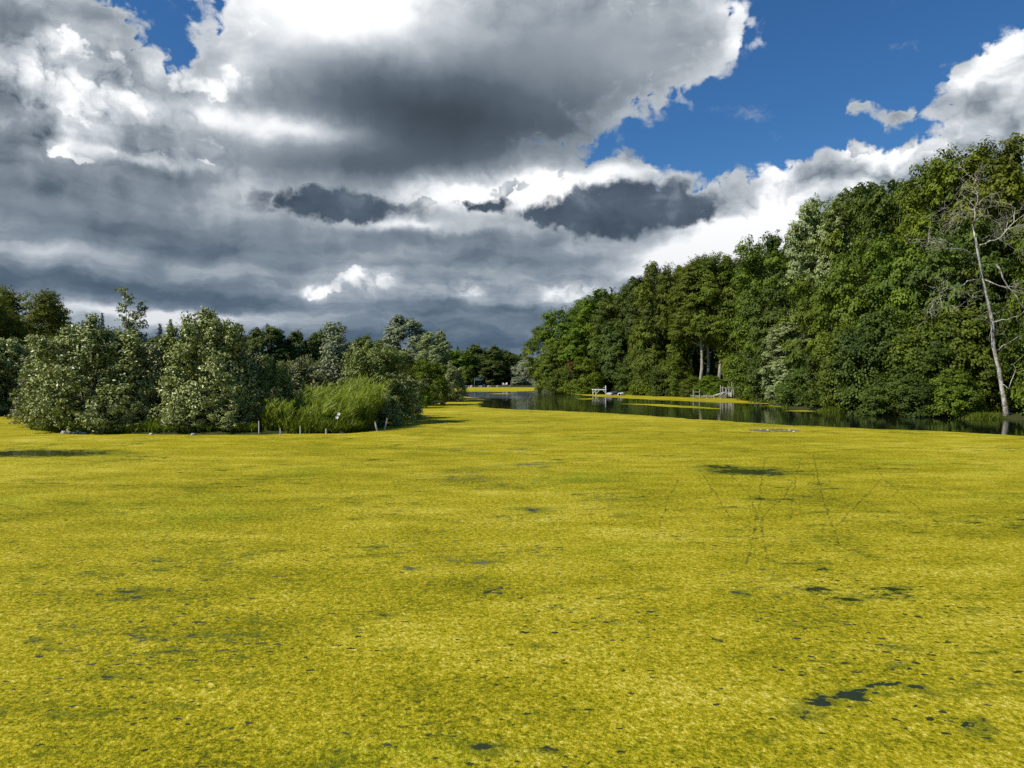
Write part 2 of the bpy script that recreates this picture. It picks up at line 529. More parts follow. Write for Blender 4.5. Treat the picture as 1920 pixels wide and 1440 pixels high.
M['wood_grey'] = wood_mat('weathered_wood', (0.22, 0.21, 0.19), (0.50, 0.48, 0.44))
M['wood_brown'] = wood_mat('brown_wood', (0.10, 0.08, 0.06), (0.24, 0.20, 0.15))
M['white_paint'] = wood_mat('white_paint', (0.62, 0.62, 0.60), (0.80, 0.80, 0.78))
M['stake'] = wood_mat('bleached_stake_wood', (0.34, 0.32, 0.27), (0.66, 0.62, 0.55), 14)
M['metal_grey'] = wood_mat('galvanised_metal', (0.32, 0.33, 0.34), (0.5, 0.5, 0.5))
M['blue_shell'] = wood_mat('pale_blue_hull', (0.35, 0.42, 0.48), (0.5, 0.56, 0.6))
M['stone'] = wood_mat('pale_stone', (0.22, 0.19, 0.16), (0.55, 0.50, 0.44), 6)
M['dark_canvas'] = wood_mat('dark_canvas', (0.03, 0.04, 0.06), (0.06, 0.07, 0.10))
M['petal'] = wood_mat('white_petal', (0.75, 0.72, 0.70), (0.85, 0.82, 0.8))


# ---------------------------------------------------------------- outlines on the ground
def sdist(P, poly):
    """signed distance of points P (n,2) to polygon (positive inside)"""
    A = np.array(poly, float); B = np.roll(A, -1, axis=0)
    d = np.full(len(P), 1e9); ins = np.zeros(len(P), bool)
    for a, b in zip(A, B):
        ab = b - a
        t = np.clip(((P - a) @ ab) / (ab @ ab), 0, 1)
        q = P - (a + t[:, None] * ab)
        d = np.minimum(d, np.hypot(q[:, 0], q[:, 1]))
        c = ((a[1] > P[:, 1]) != (b[1] > P[:, 1]))
        with np.errstate(divide='ignore', invalid='ignore'):
            xi = (b[0] - a[0]) * (P[:, 1] - a[1]) / (b[1] - a[1]) + a[0]
        ins ^= c & (P[:, 0] < xi)
    return np.where(ins, d, -d)


RIGHT_SHORE = [(120, 8), (80, 30), (58, 42), (46, 47.5), (39, 53.5), (33.5, 59.5), (29.5, 67), (27.5, 74), (28.5, 82), (32, 92), (33.5, 104),
               (33, 114), (29.5, 124), (25.5, 132), (20, 141), (15.5, 152), (12.5, 172), (12.0, 195), (13, 225), (14, 262), (8, 284)]
LAKE = [(120, -60)] + RIGHT_SHORE + [(-10, 290), (-30, 288), (-60, 250), (-80, 200), (-90, 150), (-75, 110), (-62, 84), (-52, 68),
                                      (-40, 61), (-44, 52), (-60, 44), (-110, 30), (-140, -60)]
ISLAND = [(-28.2, 45.0), (-26.0, 42.0), (-23.0, 40.4), (-18, 39.6), (-13, 39.7), (-9.6, 41.3), (-7.8, 44.5), (-8.2, 50), (-9.4, 58), (-10.3, 68), (-9.6, 80),
          (-8.4, 92), (-8.0, 102), (-10.5, 108), (-17, 104), (-24, 92), (-30, 76), (-34, 62), (-33, 52)]


def vnoise(x, y, f, seed=0):
    x = x * f + seed * 17.31; y = y * f + seed * 9.17
    xi = np.floor(x).astype(int); yi = np.floor(y).astype(int)
    fx = x - xi; fy = y - yi
    fx = fx * fx * (3 - 2 * fx); fy = fy * fy * (3 - 2 * fy)
    def h(a, b):
        v = np.sin(a * 127.1 + b * 311.7 + seed * 3.3) * 43758.5453
        return v - np.floor(v)
    return (h(xi, yi) * (1 - fx) + h(xi + 1, yi) * fx) * (1 - fy) + (h(xi, yi + 1) * (1 - fx) + h(xi + 1, yi + 1) * fx) * fy


def land_height(x, y):
    P = np.stack([np.ravel(x), np.ravel(y)], axis=1)
    n1 = vnoise(P[:, 0], P[:, 1], 0.35, 1) * 1.6 - 0.8 + vnoise(P[:, 0], P[:, 1], 0.9, 2) * 0.7 - 0.35
    inl = sdist(P, LAKE) + n1 * 0.7
    isl = sdist(P, ISLAND) + n1 * 0.4
    land = np.maximum(-inl, isl)          # > 0 on land
    far = np.maximum(-inl, 0)
    h = np.where(land > 0, 0.32 * (1 - np.exp(-land / 0.9)) + 0.25 * (1 - np.exp(-land / 8)) + np.clip(far - 8, 0, 60) * 0.02,
                 -1.2 * (1 - np.exp(land / 1.5)))
    h = h + np.where(land > 0.5, (vnoise(P[:, 0], P[:, 1], 0.5, 3) - 0.5) * 0.18, 0)
    return h


def ground_z(x, y):
    return float(land_height(np.array([x]), np.array([y]))[0])


# ---------------------------------------------------------------- ground sheet
def axis(lo, hi, step, far):
    core = np.arange(lo, hi + step, step)
    out = [hi + step * 1.6 ** k for k in range(3, 18) if step * 1.6 ** k < far]
    left = [lo - step * 1.6 ** k for k in range(3, 18) if step * 1.6 ** k < far]
    return np.array(left[::-1] + list(core) + out)


def build_ground():
    xs = axis(-70, 75, 0.9, 6000); ys = axis(20, 310, 0.9, 6000)
    GX, GY = np.meshgrid(xs, ys)
    Z = land_height(GX, GY)
    V = np.stack([GX.ravel(), GY.ravel(), Z], axis=1)
    nx = len(xs); ny = len(ys)
    i = np.arange(ny - 1)[:, None] * nx + np.arange(nx - 1)[None, :]
    Q = np.stack([i, i + 1, i + nx + 1, i + nx], axis=-1).reshape(-1, 4)
    m, n, out = new_mat('bank_soil')
    tc = n.new('ShaderNodeTexCoord'); p = X(n, tc.outputs['Object'])
    a = n.noise(p, 0.25, 6, 0.6); b = n.noise(p, 3.0, 5, 0.65)
    c = n.ramp(a * 0.6 + b * 0.4, [(0.30, (0.035, 0.028, 0.018)), (0.50, (0.040, 0.045, 0.014)), (0.66, (0.06, 0.08, 0.02)), (0.85, (0.12, 0.13, 0.05))])
    s = principled(n, c, 0.95, 0.1, bump(n, b, 0.7, 0.15))
    n.link(s.outputs[0], out.inputs['Surface'])
    o = obj('ground', mesh_np('ground', V, Q, m, smooth=True))
    tag(o, kind='structure')


def build_water():
    m, n, out = new_mat('pond_water')
    tc = n.new('ShaderNodeTexCoord'); p = X(n, tc.outputs['Object'])
    a = n.noise(n.v('MULTIPLY', p, (0.8, 1.6, 1)), 1.6, 3, 0.5)
    b = n.noise(p, 0.12, 2, 0.5)
    rip = n.gauss(p, [(2.0, 140.0, 9.0, 18.0, 1.0), (-3.0, 165.0, 8.0, 12.0, 0.8)])
    bb = n.noise(n.v('MULTIPLY', p, (1.0, 1.5, 1)), 3.5, 4, 0.6)
    bn = n.new('ShaderNodeBump'); bn.inputs['Distance'].default_value = 0.22
    n.put(bn.inputs['Strength'], 0.012 + rip * 0.6); n.put(bn.inputs['Height'], a + bb)
    s = principled(n, (0.006, 0.010, 0.006), n.sstep(b, 0.45, 0.65, 0.02, 0.06), 0.5, X(n, bn.outputs[0]), IOR=1.33)
    n.link(s.outputs[0], out.inputs['Surface'])
    V = [(-160, -80, 0), (140, -80, 0), (140, 320, 0), (-160, 320, 0)]
    o = obj('water', mesh_np('water', V, [(0, 1, 2, 3)], m))
    tag(o, kind='structure')


# ---------------------------------------------------------------- duckweed
GAPS = [  # (px, py, half-width px, half-height px, weight): open holes in the mat
    (110, 851, 130, 7, 1.25), (30, 849, 60, 5, 0.8), (40, 833, 25, 3, 0.5), (100, 834, 14, 2.5, 0.6), (1395, 884, 100, 8, 0.85), (1340, 875, 50, 4, 0.7), (1440, 889, 50, 5, 0.85), (948, 1107, 13, 6, 1.3),
    (1430, 936, 40, 5, 0.8), (1372, 950, 22, 4, 0.6), (1015, 957, 55, 7, 0.62), (1190, 968, 50, 9, 0.5), (1555, 1072, 22, 6, 0.9),
    (1415, 1107, 20, 9, 0.7), (1580, 1310, 75, 10, 1.0), (1640, 1299, 40, 7, 1.0), (1515, 1330, 50, 12, 0.55), (1340, 1202, 12, 8, 0.9), (1880, 1378, 60, 16, 0.85),
    (1800, 1360, 30, 14, 0.6), (635, 1420, 36, 13, 0.75), (45, 1210, 40, 10, 0.55), (775, 946, 30, 3, 0.6), (402, 908, 14, 2.5, 0.9),
    (1890, 1305, 30, 8, 0.6), (1460, 1380, 40, 22, 0.45), (1220, 1105, 50, 8, 0.4), (640, 975, 25, 4, 0.5), (1640, 960, 60, 5, 0.45), (1570, 1010, 20, 6, 0.55),
    (1520, 860, 160, 5, 0.35), (1250, 856, 90, 3, 0.4), (1755, 1020, 20, 4, 0.4), (60, 1340, 60, 16, 0.45), (380, 1390, 60, 14, 0.4), (1905, 980, 20, 4, 0.55),
]
TRAILS = [
    [(1525, 852), (1535, 900), (1548, 950), (1566, 993), (1575, 1020)], [(1566, 993), (1610, 945), (1655, 897), (1640, 862)], [(1655, 897), (1700, 935), (1762, 985)],
    [(1502, 858), (1492, 905), (1484, 940), (1485, 975)], [(1435, 862), (1428, 900), (1424, 950), (1416, 990), (1402, 1060)],
    [(1370, 890), (1405, 930), (1428, 985), (1438, 1050)], [(1272, 900), (1252, 940), (1238, 985)],
    [(1490, 900), (1468, 935), (1440, 960), (1410, 1005)], [(1310, 880), (1345, 930), (1372, 975)],
]


def build_weed():
    m, n, out = new_mat('duckweed_mat')
    tc = n.new('ShaderNodeTexCoord'); p = X(n, tc.outputs['Object'])
    xx, yy, zz = n.sep(p)
    w = n.v('SUBTRACT', n.noise(p, 0.9, 4, 0.65, col=True), (0.5, 0.5, 0.5))
    wf = n.v('SUBTRACT', n.noise(p, 6.0, 4, 0.65, col=True), (0.5, 0.5, 0.5))
    # drift direction: long streaks lying across the view
    ps = n.v('MULTIPLY', p, (0.55, 1.0, 1.0))
    pw = n.v('ADD', p, n.v('MULTIPLY', w, (1.5, 1.1, 0)))
    big = n.noise(n.v('MULTIPLY', p, (0.07, 0.10, 1)), 1.0, 4, 0.55)
    mid = n.noise(n.v('ADD', ps, n.v('SCALE', w, scale=0.7)), 0.8, 6, 0.65)
    fine = n.noise(p, 12.0, 5, 0.80)
    grain = n.noise(p, 38.0, 3, 0.8)
    clump = n.voronoi(n.v('ADD', p, n.v('SCALE', wf, scale=0.10)), 22.0, 'F1')
    # colour: olive green - mustard - pale dry yellow
    t = (big - 0.5) * 0.7 + (mid - 0.5) * 0.85 + (fine - 0.5) * 1.95 + (grain - 0.5) * 1.6 + 0.54
    c = n.ramp(t, [(0.0, (0.055, 0.075, 0.003)), (0.25, (0.150, 0.150, 0.003)), (0.48, (0.310, 0.268, 0.005)), (0.68, (0.455, 0.380, 0.013)),
                   (0.85, (0.59, 0.49, 0.06)), (1.0, (0.74, 0.65, 0.22))])
    # dull greenish edge further out
    # holes
    hole = n.gauss(n.v('ADD', p, n.v('ADD', n.v('MULTIPLY', w, (2.4, 1.3, 0)), n.v('MULTIPLY', wf, (0.35, 0.30, 0)))), [gap_world(*g) for g in GAPS])
    # small ragged gaps, many in the near field
    g1 = n.noise(n.v('MULTIPLY', n.v('ADD', p, n.v('SCALE', wf, scale=0.14)), (0.55, 1.0, 1)), 2.6, 5, 0.62)
    gd = n.noise(p, 0.30, 3, 0.5)
    small = n.sstep(g1 + (gd - 0.5) * 0.55, 0.68, 0.72)
    frag = n.noise(n.v('MULTIPLY', p, (0.7, 1.0, 1)), 4.5, 5, 0.72)
    g2 = n.noise(n.v('MULTIPLY', n.v('ADD', p, n.v('SCALE', wf, scale=0.05)), (0.5, 1.0, 1)), 8.0, 4, 0.62)
    def flecks(sc_, smin, smax, thr, off):
        q = n.v('ADD', n.v('MULTIPLY', n.v('ADD', p, n.v('SCALE', wf, scale=0.16)), (0.62, 1.0, 0)), (off, off, 0))
        vn = n.new('ShaderNodeTexVoronoi'); n.put(vn.inputs['Vector'], q); vn.inputs['Scale'].default_value = sc_
        r1, r2, r3 = n.sep(X(n, vn.outputs['Color']))
        sz = r1 * (smax - smin) + smin
        pres = n.sstep(r2 + (gd - 0.5) * 3.6, thr, thr + 0.02)
        return n.sstep(X(n, vn.outputs['Distance']) / sz, 0.75, 1.0, 1.0, 0.0) * pres
    fl = n.m('MAXIMUM', flecks(11.0, 0.12, 0.30, 0.60, 0.0), flecks(5.2, 0.08, 0.22, 0.72, 3.7))
    gq = (gd - 0.5) * 0.45
    dots = n.m('MAXIMUM', n.sstep(g2 + gq, 0.68, 0.72), fl)
    # duck trails
    tr = None
    pt = n.v('ADD', p, n.v('ADD', n.v('MULTIPLY', w, (0.22, 0.22, 0)), n.v('MULTIPLY', wf, (0.09, 0.09, 0))))
    for line in TRAILS:
        for a, b in zip(line, line[1:]):
            A = at(*a); B = at(*b); D = B - A; L2 = D.length_squared
            q = n.v('SUBTRACT', pt, tuple(A))
            u = n.m('MULTIPLY', n.v('DOT_PRODUCT', q, tuple(D)), 1 / L2, clamp=True)
            dd = n.v('LENGTH', n.v('SUBTRACT', q, n.v('SCALE', tuple(D), scale=u)))
            tr = dd if tr is None else n.m('MINIMUM', tr, dd)
    brk = n.noise(p, 2.2, 4, 0.7)
    trail = n.sstep(tr + (brk - 0.42) * 0.10 + (fine - 0.5) * 0.06, 0.006, 0.038, 0.6, 0.0)
    hm = n.sstep(hole + (g1 - 0.5) * 1.2 + (frag - 0.5) * 2.4, 0.66, 0.82)
    mask = n.m('MAXIMUM', n.m('MAXIMUM', hm, small), n.m('MAXIMUM', dots, trail))
    # wet, thin green weed round the gaps
    gpatch = n.sstep(n.noise(n.v('ADD', n.v('MULTIPLY', pw, (0.8, 1.0, 1)), (31.0, 7.0, 0)), 0.22, 5, 0.6), 0.55, 0.72, 0.0, 0.45)
    c = n.mix(gpatch, c, n.v('MULTIPLY', c, (0.60, 0.92, 0.8)))
    thin = n.m('MAXIMUM', n.sstep(hole + (g1 - 0.5) * 1.1, 0.15, 0.55), n.sstep(g1 + (gd - 0.5) * 0.55, 0.56, 0.68))
    c = n.mix(thin * 0.55, c, (0.085, 0.115, 0.006))
    c = n.mix(mask * 0.9, c, (0.030, 0.042, 0.008))
    hgt_ = grain * 0.6 + fine * 0.8 + clump * 0.4
    s = principled(n, c, 0.85, 0.08, bump(n, hgt_, 0.9, 0.035))
    wt = principled(n, (0.012, 0.020, 0.007), 0.06, 0.22, IOR=1.33)
    mx = n.new('ShaderNodeMixShader')
    n.put(mx.inputs[0], mask * (0.62 + (grain - 0.5) * 0.9))
    n.link(s.outputs[0], mx.inputs[1]); n.link(wt.outputs[0], mx.inputs[2])
    n.link(mx.outputs[0], out.inputs['Surface'])

    mats = []
    main = [(70, 2), (52, 20)] + [tuple(at(*q)[:2]) for q in [(1975, 822), (1920, 818), (1840, 813), (1750, 808.5), (1670, 805.5), (1600, 803), (1520, 799), (1450, 796), (1370, 790.5),
            (1300, 786.5), (1220, 780), (1150, 775.5), (1080, 772), (1000, 769), (940, 766.5), (903, 763.5), (896, 758), (906, 753), (908, 749.5), (893, 746), (870, 744), (850, 743)]]
    main += [(-20, 122), (-40, 110), (-62, 90), (-50, 66), (-38, 62), (-60, 40), (-100, 20), (-100, -20), (70, -20)]
    mats.append(main)
    px = lambda L: [tuple(at(*q)[:2]) for q in L]
    mats.append(px([(840, 734.5), (900, 734.8), (960, 734.6), (1000, 733.2), (1043, 732.2), (1052, 730), (1030, 727), (1000, 726.2), (930, 726.0), (860, 726.3), (835, 728)]))
    mats.append(px([(918, 738.6), (940, 739.4), (962, 738.9), (955, 737.8), (930, 737.6)]))
    mats.append(px([(1078, 747.5), (1098, 749.3), (1120, 748.6), (1108, 747.0)]))
    mats.append(px([(1163, 757.5), (1220, 760.5), (1290, 765), (1350, 767.5), (1352, 766), (1310, 762.5), (1250, 758.5), (1190, 757)]))
    mats.append(px([(1043, 737.0), (1080, 739.5), (1100, 742), (1125, 744.5), (1150, 745.5), (1200, 748.5), (1290, 752.5), (1340, 755.2), (1400, 756.5), (1460, 758), (1480, 755),
                    (1440, 746), (1380, 741), (1290, 739), (1240, 737), (1150, 733), (1050, 730)]))
    mats.append(px([(1430, 761.5), (1480, 764.0), (1530, 767.3), (1545, 766), (1515, 763), (1450, 760)]))
    mats.append(px([(1480, 770.5), (1500, 772.0), (1530, 771.5), (1505, 769.3)]))
    V = []; faces = []
    for poly in mats:
        q = ragged(poly)
        faces.append(list(range(len(V), len(V) + len(q))))
        V += [(a, b, 0.012) for a, b in q]
    me = bpy.data.meshes.new('duckweed')
    me.from_pydata(V, [], faces)
    me.materials.append(m)
    me.update()
    o = obj('duckweed', me)
    for f in me.polygons:
        if f.normal.z < 0: f.flip()
    tag(o, 'yellow green duckweed mat floating over the whole near pond', 'duckweed', kind='stuff')


def gap_world(px, py, rx, ry, w):
    c = at(px, py); e = at(px, py + ry) - at(px, py - ry)
    d = c.y
    return (c.x, c.y, rx / F * d, max(abs(e.y) / 2, 0.08), w)


def ragged(poly):
    out = []
    for a, b in zip(poly, poly[1:] + poly[:1]):
        a = np.array(a, float); b = np.array(b, float)
        L = np.linalg.norm(b - a); k = max(1, min(60, int(L / 0.35)))
        nrm = np.array([-(b - a)[1], (b - a)[0]]) / (L + 1e-9)
        for i in range(k):
            q = a + (b - a) * i / k
            amp = 0.006 * abs(q[1])
            d = (vnoise(q[:1], q[1:], 0.8, 5)[0] - 0.5) * 2 * amp + (vnoise(q[:1], q[1:], 2.6, 6)[0] - 0.5) * amp
            q = q + nrm * d
            out.append((float(q[0]), float(q[1])))
    return out


# ---------------------------------------------------------------- foliage
def unit(v):
    return v / (np.linalg.norm(v, axis=1)[:, None] + 1e-9)


def leaf_quads(P, N, size, aspect=0.6, fold=0.12, r=None, tangent=None):
    """leaf blades: P centres, N blade normals"""
    r = r or rng
    n = len(P)
    N = unit(N)
    T = r.normal(size=(n, 3)) if tangent is None else tangent + r.normal(size=(n, 3)) * 0.35
    T = unit(T - N * (T * N).sum(1)[:, None])
    B = np.cross(N, T)
    L = (size * r.uniform(0.65, 1.35, n))[:, None]
    Wd = L * aspect
    v0 = P - T * L * 0.5; v2 = P + T * L * 0.5
    up = N * L * fold
    mid = P - T * L * 0.05
    v1 = mid + B * Wd * 0.5 + up; v3 = mid - B * Wd * 0.5 + up
    V = np.stack([v0, v1, v2, v3], axis=1).reshape(-1, 3)
    Q = np.arange(4 * n).reshape(-1, 4)
    return V, Q


def sphere_dirs(r, n, up=0.2, out=None, k=1.0):
    d = r.normal(size=(n, 3)); d[:, 2] += up
    if out is not None: d += out * k
    return unit(d)


def make_crown(seed, lobes, sprays=26, leaves=70, lsize=0.22, spray_r=0.75, droop=0.35, up=0.55, tint_var=0.22, aspect=0.62, inner=0.12, jitter=0.42, flat=0.38):
    """lobes: list of (centre xyz, radius, outward xyz). Each lobe carries leafy sprays, each spray many leaves"""
    r = np.random.default_rng(seed)
    Ps = []; Ns = []; Ts = []; Os = []
    for c, R, o in lobes:
        c = np.array(c, float); o = np.array(o, float)
        ltint = r.normal(0, tint_var * 0.55)
        k = max(6, int(sprays * (R / 2.2) ** 1.6))
        D = sphere_dirs(r, k, up=0.35, out=o, k=0.9)
        rad = R * r.uniform(0.55, 1.12, k) ** 0.6
        inn = r.random(k) < inner
        rad[inn] *= 0.5
        C = c + D * rad[:, None] * np.array([1, 1, 0.8])
        m = int(leaves)
        for j in range(k):
            s = spray_r * r.uniform(0.6, 1.35)
            od = D[j] * np.array([1, 1, 0.45]) + o * 0.3; od /= np.linalg.norm(od) + 1e-9
            sd = np.cross(od, [0, 0, 1.0]); sd /= np.linalg.norm(sd) + 1e-9
            upv = np.cross(sd, od)
            rr = np.sqrt(r.random(m)) * s; th = r.random(m) * 2 * math.pi
            a = rr * np.cos(th) * 1.15; b = rr * np.sin(th)
            h = -droop * rr ** 2 / s + r.normal(0, flat * 0.25 * s, m)
            P = C[j] + a[:, None] * od + b[:, None] * sd + h[:, None] * upv
            N = upv * up + od * (0.55 + 0.9 * (a / s))[:, None] + sd * (0.9 * b / s)[:, None] + r.normal(0, jitter, (m, 3))
            Ps.append(P); Ns.append(N)
            Ts.append(np.full(m, 0.5 + ltint + r.normal(0, tint_var * 0.5)) + r.normal(0, tint_var * 0.6, m))
            Os.append(np.tile(od, (m, 1)))
    P = np.concatenate(Ps); N = np.concatenate(Ns); T = np.clip(np.concatenate(Ts), 0, 1); O = np.concatenate(Os)
    V, Q = leaf_quads(P, N, lsize, aspect, r=r, tangent=O)
    return V, Q, np.repeat(T, 4)


def lobes_edge(seed, H, R, n, z0=0.04, top=0.5, rl=(0.32, 0.48), prof=None, rv=(0.75, 1.1)):
    """crown of a forest-edge tree; prof(t) gives the radius factor at height fraction t"""
    r = np.random.default_rng(seed)
    prof = prof or (lambda t: max(0.0, 1 - ((t - 0.48) / 0.61) ** 2) ** 0.36)
    out = []
    for i in range(n):
        t = (i + r.uniform(0.1, 0.9)) / n
        th = i * 2.399 + r.normal(0, 0.35)
        rl_ = R * r.uniform(*rl)
        rad = max(0.0, R * prof(t) - rl_ * 0.75) * r.uniform(*rv)
        z = H * (z0 + (1 - z0) * t) - rl_ * 0.6 * t
        o = (math.cos(th) * 0.9, math.sin(th) * 0.9, -0.25 + 1.2 * t * t)
        out.append(((math.cos(th) * rad, math.sin(th) * rad, max(z, rl_ * 0.45)), rl_ * (0.75 + 0.4 * prof(t)), o))
    return out


def make_trunk(seed, lobes, H, r0, lean=0.3, base=0.0, limbs=14, mb=None):
    r = np.random.default_rng(seed + 99)
    mb = mb or MB()
    k = 9
    px = np.cumsum(r.normal(0, lean * 0.35, k)); py = np.cumsum(r.normal(0, lean * 0.35, k))
    px -= px[0]; py -= py[0]
    zs = np.linspace(-0.3, H * 0.86, k)
    pts = [(px[i], py[i], zs[i]) for i in range(k)]
    rad = [r0 * (1.35 if i == 0 else 1.0) * (1 - 0.85 * i / (k - 1)) for i in range(k)]
    mb.tube(pts, rad, 9)
    idx = r.permutation(len(lobes))[:limbs]
    for i in idx:
        c = np.array(lobes[i][0])
        zb = max(0.25, min(H * 0.8, c[2] - np.hypot(c[0], c[1]) * 0.7 - 0.3))
        f = (zb + 0.3) / (H * 0.86 + 0.3) * (k - 1); a = int(min(k - 2, f)); fr = f - a
        p0 = np.array(pts[a]) * (1 - fr) + np.array(pts[a + 1]) * fr
        rr = r0 * (1 - 0.85 * f / (k - 1)) * 0.45
        md = (p0 + c) / 2 + np.array([0, 0, -0.12 * np.linalg.norm(c - p0)]) + r.normal(0, 0.15, 3)
        mb.tube([p0, p0 * 0.6 + md * 0.4, md, (md + c) / 2 + r.normal(0, 0.1, 3), c], [rr, rr * 0.8, rr * 0.6, rr * 0.4, rr * 0.15], 6)
    return mb


def tree_thing(name, crown_me, trunk_mb, trunk_mat, loc=(0, 0, 0)):
    root = empty(name, loc)
    obj('crown', crown_me, root)
    trunk_mb.build('trunk', trunk_mat, root, smooth=True)
    return root


# ---------------------------------------------------------------- tree and bush kinds
KIND = {}      # key -> (root, H, R, used)


def register(key, root, H, R):
    KIND[key] = [root, H, R, False]


def plant(key, name, px, d, top=None, H=None, r_px=None, R=None, rz=None, label=None, cat='tree', group=None, z=None, mat=None):
    """stands a plant of a kind at picture column px, distance d; top = picture row of its tip"""
    k = KIND[key]
    root, H0, R0, used = k
    x = (px - 960) / F * d
    gz = ground_z(x, d) if z is None else z
    gz = max(gz, -0.1)
    if H is None: H = hgt(top, d) - gz
    if R is None: R = r_px * d / F
    s = R / R0
    if rz is None: rz = random.Random(int(px * 7 + d * 13)).uniform(0, 6.28)
    if used:
        o = copy_thing(root, (x, d, gz), rz, (s, s, H / H0))
    else:
        k[3] = True
        o = root
        o.location = (x, d, gz); o.rotation_euler = (0, 0, rz); o.scale = (s, s, H / H0)
    o.name = name
    for kk in ('group', 'label', 'category'):
        if kk in o: del o[kk]
    tag(o, label, cat, group)
    if mat:
        for c in o.children:
            if c.name.startswith('crown'):
                c.material_slots[0].link = 'OBJECT'
                c.material_slots[0].material = mat
    return o


def build_kinds():
    # full-skirted forest-edge trees
    for key, seed, mat, n in (('edge_a', 11, 'leaf_deep', 38), ('edge_b', 23, 'leaf_olive', 40), ('edge_c', 37, 'leaf_fresh', 36)):
        H, R = 20.0, 7.4
        lb = lobes_edge(seed, H, R, n, rl=(0.22, 0.38), rv=(0.62, 1.18))
        V, Q, T = make_crown(seed, lb, sprays=19, leaves=82, lsize=0.30, spray_r=0.86, droop=0.8, jitter=0.34, flat=0.6, up=0.5)
        register(key, tree_thing('broadleaf_tree', mesh_np(key, V, Q, M[mat], T), make_trunk(seed, lb, H, 0.30), M['bark']), H, R)
    # middle tier, 13 m
    for key, seed, mat in (('mid_a', 41, 'leaf_deep'), ('mid_b', 43, 'leaf_olive')):
        H, R = 13.0, 5.4
        lb = lobes_edge(seed, H, R, 28, rl=(0.24, 0.42), rv=(0.62, 1.18))
        V, Q, T = make_crown(seed, lb, sprays=22, leaves=82, lsize=0.28, spray_r=0.76, droop=0.8, jitter=0.34, flat=0.6, up=0.5)
        register(key, tree_thing('broadleaf_tree', mesh_np(key, V, Q, M[mat], T), make_trunk(seed, lb, H, 0.2), M['bark']), H, R)
    # tall tree with bare bole
    H, R = 22.0, 5.0
    lb = lobes_edge(51, H, R, 22, z0=0.42, prof=lambda t: math.sin(math.pi * (0.22 + 0.72 * t)) ** 0.6)
    V, Q, T = make_crown(51, lb, sprays=36, leaves=64, lsize=0.24, spray_r=0.8, droop=0.45)
    register('bole', tree_thing('tall_tree', mesh_np('bole', V, Q, M['leaf_olive'], T), make_trunk(51, lb, H, 0.38, lean=0.5), M['bark_pale']), H, R)
    # silver poplar: pale leaf undersides turned by the wind
    H, R = 20.0, 5.6
    lb = lobes_edge(61, H, R, 36, z0=0.08, rl=(0.28, 0.42))
    V, Q, T = make_crown(61, lb, sprays=38, leaves=56, lsize=0.26, spray_r=0.70, droop=0.35, jitter=0.55, flat=0.5)
    register('silver', tree_thing('silver_tree', mesh_np('silver', V, Q, M['leaf_silver'], T), make_trunk(61, lb, H, 0.25), M['bark_pale']), H, R)
    # understorey
    for key, seed, mat in (('under_a', 71, 'leaf_deep'), ('under_b', 73, 'leaf_fresh')):
        H, R = 8.0, 4.2
        lb = lobes_edge(seed, H, R, 17, z0=0.03, rl=(0.34, 0.5), prof=lambda t: math.sin(math.pi * min(1, 0.35 + 0.62 * t)) ** 0.6)
        V, Q, T = make_crown(seed, lb, sprays=36, leaves=60, lsize=0.25, spray_r=0.62, droop=0.45, jitter=0.45, flat=1.1, up=0.45)
        register(key, tree_thing('understorey_tree', mesh_np(key, V, Q, M[mat], T), make_trunk(seed, lb, H, 0.12, limbs=9), M['bark']), H, R)
    # willow scrub of the island: small leaves, pale undersides
    for key, seed, mat, H, R, n in (('willow_a', 81, 'leaf_willow', 6.4, 3.3, 30), ('willow_b', 87, 'leaf_willow', 6.6, 3.0, 30), ('willow_c', 93, 'leaf_willow_olive', 5.4, 2.6, 22)):
        lb = lobes_edge(seed, H * 0.94, R, n, z0=0.02, rl=(0.24, 0.40), prof=lambda t: math.sin(math.pi * min(1, 0.36 + 0.56 * t)) ** 0.55)
        r = np.random.default_rng(seed + 5)
        for i in range(20):       # shoots standing out of the top
            th = r.uniform(0, 6.28); q = R * 0.95 * math.sqrt(r.random())
            zz = H * (0.84 + 0.22 * r.random()) - q * 0.5
            for j in range(3):
                lb.append(((math.cos(th) * q, math.sin(th) * q, zz - 0.38 * j), 0.30 + 0.12 * j, (0, 0, 1)))
        V, Q, T = make_crown(seed, lb, sprays=66, leaves=34, lsize=0.185, spray_r=0.36, droop=-0.1, up=0.35, jitter=0.85, flat=1.2, aspect=0.5, inner=0.15)
        mb = MB()
        for i in range(7):
            th = r.uniform(0, 6.28); c = lb[int(r.integers(5, n))][0]
            b = np.array([math.cos(th), math.sin(th), 0]) * 0.35 - np.array([0, 0, 0.2]); c = np.array(c)
            mb.tube([b, b * 0.6 + c * 0.4 + np.array([0, 0, 0.3]), c], [0.07, 0.05, 0.015], 6)
        register(key, tree_thing('willow_bush', mesh_np(key, V, Q, M[mat], T), mb, M['bark']), H, R)
    # upright grey willow
    H, R = 6.6, 1.5
    lb = lobes_edge(101, H, R, 24, z0=0.05, rl=(0.30, 0.45), prof=lambda t: max(0.12, 1 - t) ** 0.55)
    V, Q, T = make_crown(101, lb, sprays=130, leaves=40, lsize=0.15, spray_r=0.36, droop=-0.1, up=0.3, jitter=0.8, flat=0.8)
    register('upright', tree_thing('upright_willow', mesh_np('upright', V, Q, M['leaf_grey'], T), make_trunk(101, lb, H, 0.07, lean=0.1, limbs=9), M['bark']), H, R)
    # thin sapling
    r = np.random.default_rng(111); H, R = 8.2, 0.9; lb = []; mb = MB()
